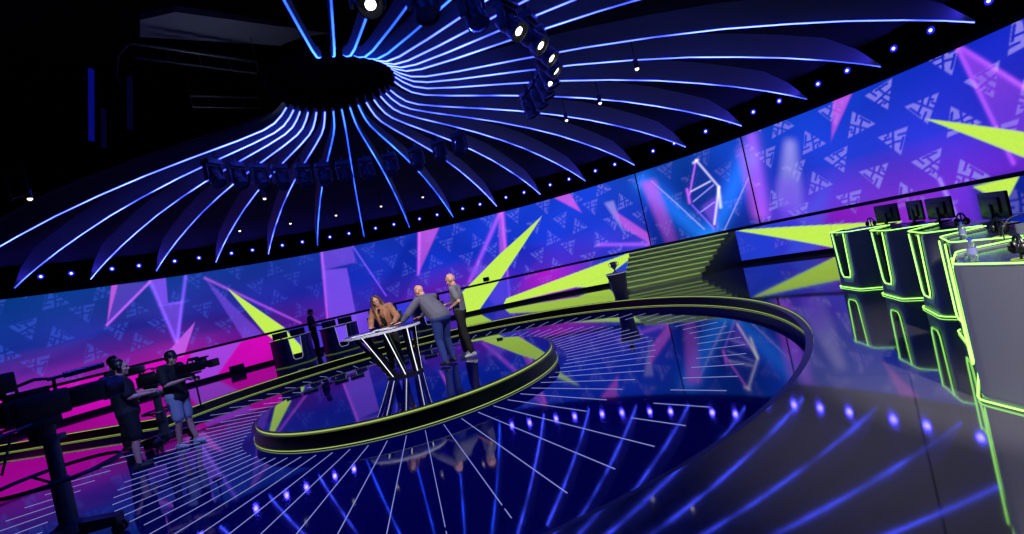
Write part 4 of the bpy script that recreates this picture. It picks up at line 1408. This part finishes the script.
# ------------------------------------------------------------------ cameras
M['cam_black'] = mat('camera_black', (14, 14, 17), 0.4)
M['glass'] = mat('lens_glass', (10, 14, 40), 0.04, 0, 1.8)
M['ind'] = emat('indicator', (0.75, 0.72, 0.6), 0.9)


def broadcast_camera(loc, rz, label, s=1.0, big=True):
    r = empty('broadcast_camera', loc, rz, label, 'camera')
    r.scale = (s, s, s)
    b = MB().bbox((0, -.06, .15), (.26, .50, .26), .025)
    b.bbox((0, -.10, .31), (.10, .34, .06), .015)
    b.bbox((.145, -.05, .16), (.03, .36, .18), .01)
    b.bbox((-.145, -.05, .14), (.03, .30, .16), .01)
    b.build('body', M['cam_black'], r, True)
    l = MB().bbox((0, .36, .15), (.22, .34, .22), .03)
    l.lathe([(0.0, 0), (.13, 0), (.13, .06), (.115, .08), (.115, .16), (.0, .14)], (0, 0, 0), 24)
    # second shape is turned to face forward
    bmesh.ops.rotate(l.bm, verts=l.bm.verts[-24 * 6:], cent=(0, 0, 0), matrix=Matrix.Rotation(-PI / 2, 3, 'X'))
    bmesh.ops.translate(l.bm, verts=l.bm.verts[-24 * 6:], vec=(0, .50, .15))
    lo = l.build('lens', M['cam_black'], r, True)
    MB().cyl((0, .645, .15), (0, .648, .15), .095, None, 24).build('front_glass', M['glass'], lo)
    v = MB().bbox((-.05, -.30, .46), (.34, .26, .20), .02)
    v.prism([(-.24, -.43, .56), (.14, -.43, .56), (.14, -.43, .36), (-.24, -.43, .36)], (0, -.12, 0))
    v.cyl((-.05, -.24, .3), (-.05, -.26, .42), .025, None, 8)
    v.build('viewfinder', M['cam_black'], r, True)
    h = MB().tube([(0, .12, .28), (0, .12, .40), (0, -.02, .43), (0, -.16, .40), (0, -.16, .33)], .018, 8)
    h.build('handle', M['cam_black'], r, True)
    m_ = MB().cyl((.10, .05, .40), (.10, .50, .42), .02, None, 10)
    m_.cyl((.10, .18, .405), (.10, .52, .42), .032, None, 10)
    m_.cyl((.10, .1, .3), (.10, .1, .4), .012, None, 6)
    m_.build('microphone', M['cam_black'], r, True)
    for sd in (-1, 1):
        MB().tube([(sd * .16, -.15, 0), (sd * .26, -.40, -.02), (sd * .36, -.75, .0)], .016, 8).build('pan_bar', M['cam_black'], r, True)
        MB().cap((sd * .34, -.68, 0), (sd * .38, -.80, .005), .026).build('grip', M['cam_black'], r, True)
    t = MB().bbox((0, -.05, -.02), (.24, .30, .09), .02)
    t.cyl((0, -.05, -.18), (0, -.05, -.05), .10, .12, 18)
    t.build('pan_head', M['cam_black'], r, True)
    if big:
        d = MB()
        for k in range(6):
            d.ball((-.163, -.20 + .05 * k, .10 + .022 * k), .006, None, 8, 6)
        d.build('indicator_lights', M['ind'], r, 'all')
        c = MB().tube([(0.05, -.30, .10), (.1, -.42, -.05), (.14, -.48, -.25), (.2, -.42, -.38), (.17, -.30, -.05)], .012, 6)
        c.tube([(-.08, -.30, .12), (-.18, -.46, -.1), (-.20, -.44, -.35), (-.12, -.30, -.02)], .010, 6)
        c.build('cable', M['cam_black'], r, True)
    return r


def pedestal(loc, rz, label, h, ringr, s=1.0):
    r = empty('camera_pedestal', loc, rz, label, 'camera pedestal')
    c = MB().lathe([(0.0, .16), (.13, .16), (.13, .24), (.078, .28), (.078, h * .62), (.062, h * .63), (.062, h - .06), (.12, h - .05), (.12, h), (0.0, h)], (0, 0, 0), 24)
    c.build('column', M['grey_metal'], r, True)
    MB().tube([(ringr * math.cos(2 * PI * k / 40), ringr * math.sin(2 * PI * k / 40), h * .66) for k in range(40)], .020, 8, True).build('steering_ring', M['cam_black'], r, True)
    for k in range(3):
        a = 2 * PI * k / 3 + .4
        MB().cyl((.09 * math.cos(a), .09 * math.sin(a), h * .58), (ringr * math.cos(a), ringr * math.sin(a), h * .66), .014, None, 8).build('spoke', M['cam_black'], r, True)
    b = MB()
    for k in range(3):
        a = 2 * PI * k / 3
        e = Vector((.42 * math.cos(a), .42 * math.sin(a), 0))
        p = Vector((-math.sin(a), math.cos(a), 0)) * .075
        b.loft([[Vector((0, 0, .26)) - p, Vector((0, 0, .26)) + p, Vector((0, 0, .12)) + p, Vector((0, 0, .12)) - p], [e + Vector((0, 0, .20)) - p, e + Vector((0, 0, .20)) + p, e + Vector((0, 0, .11)) + p, e + Vector((0, 0, .11)) - p]])
    b.build('base', M['cam_black'], r, False)
    for k in range(3):
        a = 2 * PI * k / 3
        e = Vector((.40 * math.cos(a), .40 * math.sin(a), .062))
        p = Vector((-math.sin(a), math.cos(a), 0))
        w = MB()
        for q in (-1, 1):
            w.cyl(e + p * (q * .035 - .012), e + p * (q * .035 + .012), .058, None, 18)
        w.cyl(e, e + Vector((0, 0, .06)), .02, None, 8)
        w.build('wheel', M['cam_black'], r, True)
    return r


pedestal((-4.98, 4.75, 0), .3, 'large studio pedestal with steering ring, nearest the left photo edge', 1.16, .50)
broadcast_camera((-4.98, 4.75, 1.34), R_(-30), 'large black studio camera at the left photo edge, on the nearest pedestal', .98)
pedestal((-6.85, 8.50, 0), .9, 'smaller pedestal between the two operators on the left', 1.02, .26)
broadcast_camera((-6.85, 8.50, 1.16), R_(-70), 'black studio camera on the pedestal between the two operators', .72, False).location.z = 1.155

sc_ = empty('shoulder_camera', (-5.72, 8.00, 1.22), R_(-97), 'black handheld camera carried by the operator in grey shorts', 'camera')
b = MB().bbox((0, -.02, .12), (.12, .40, .16), .02)
b.bbox((0, -.26, .12), (.11, .10, .18), .02)
b.tube([(0, .14, .2), (0, .12, .27), (0, -.06, .27), (0, -.1, .2)], .015, 8)
b.build('body', M['cam_black'], sc_, True)
b = MB().cyl((0, .18, .12), (0, .34, .12), .05, .055, 16)
b.bbox((0, .39, .12), (.16, .10, .13), .012)
b.build('lens', M['cam_black'], sc_, True)
b = MB().bbox((-.12, .06, .2), (.10, .16, .08), .015)
b.cyl((-.05, .06, .2), (-.1, .06, .2), .012, None, 8)
b.build('viewfinder', M['cam_black'], sc_, True)
b = MB().cyl((.05, .0, .245), (.05, .36, .25), .016, None, 8)
b.cyl((.05, .05, .16), (.05, .05, .25), .01, None, 6)
b.build('microphone', M['cam_black'], sc_, True)
b = MB().bbox((0, -.02, .015), (.10, .24, .03), .01)
b.cyl((0, -.02, .0), (0, -.02, -.55), .014, None, 8)
b.bbox((0, -.02, -.58), (.07, .16, .07), .015)
b.build('support_rig', M['cam_black'], sc_, True)

# ------------------------------------------------------------------ lighting from the moving heads, an unseen studio lamp and added fill spots


def spot(loc, aim, watts, deg, col=(1, .97, .93), soft=.08, blend_=.5):
    L = bpy.data.lights.new('stage_or_fill_light', 'SPOT')
    L.energy = watts
    L.color = col
    L.spot_size = R_(deg)
    L.spot_blend = blend_
    L.shadow_soft_size = soft
    o = bpy.data.objects.new('stage_or_fill_light', L)
    COL.objects.link(o)
    o.location = loc
    o.rotation_euler = (Vector(aim) - Vector(loc)).to_track_quat('-Z', 'Y').to_euler()
    return o


spot((0.6, 6.3, 4.9), (-2.2, 9.2, 1.2), 950, 34)
spot((-3.4, 5.2, 4.9), (-2.3, 9.2, 1.2), 620, 34)
spot((-0.2, 5.6, 4.9), (3.1, 1.9, .3), 1050, 44, blend_=.9)
spot((2.0, -1.6, 5.2), (3.5, 2.9, .85), 3000, 26)
spot((1.4, 8.4, 4.9), (4.5, 14.8, .8), 3000, 30)  # white fill added to brighten the stairs
spot((-4.6, 5.0, 4.9), (-6.3, 7.8, .9), 650, 44, (.32, .42, 1.0))  # blue fill added over the camera crew, no fixture modelled
spot((-4.3, 8.5, 5.9), (-4.2, 9.2, 7.5), 11, 150, (.7, .75, 1.0))  # weak upward fill added to lift the grey ceiling panel
spot((0.2, 6.0, 4.95), (-0.6, 4.2, 0), 480, 110, (.03, .06, 1.0))  # blue wash added to tint the front floor
spot((-4.4, 5.6, 4.95), (-4.2, 4.6, 0), 480, 110, (.03, .06, 1.0))  # second added blue wash, left side of the floor
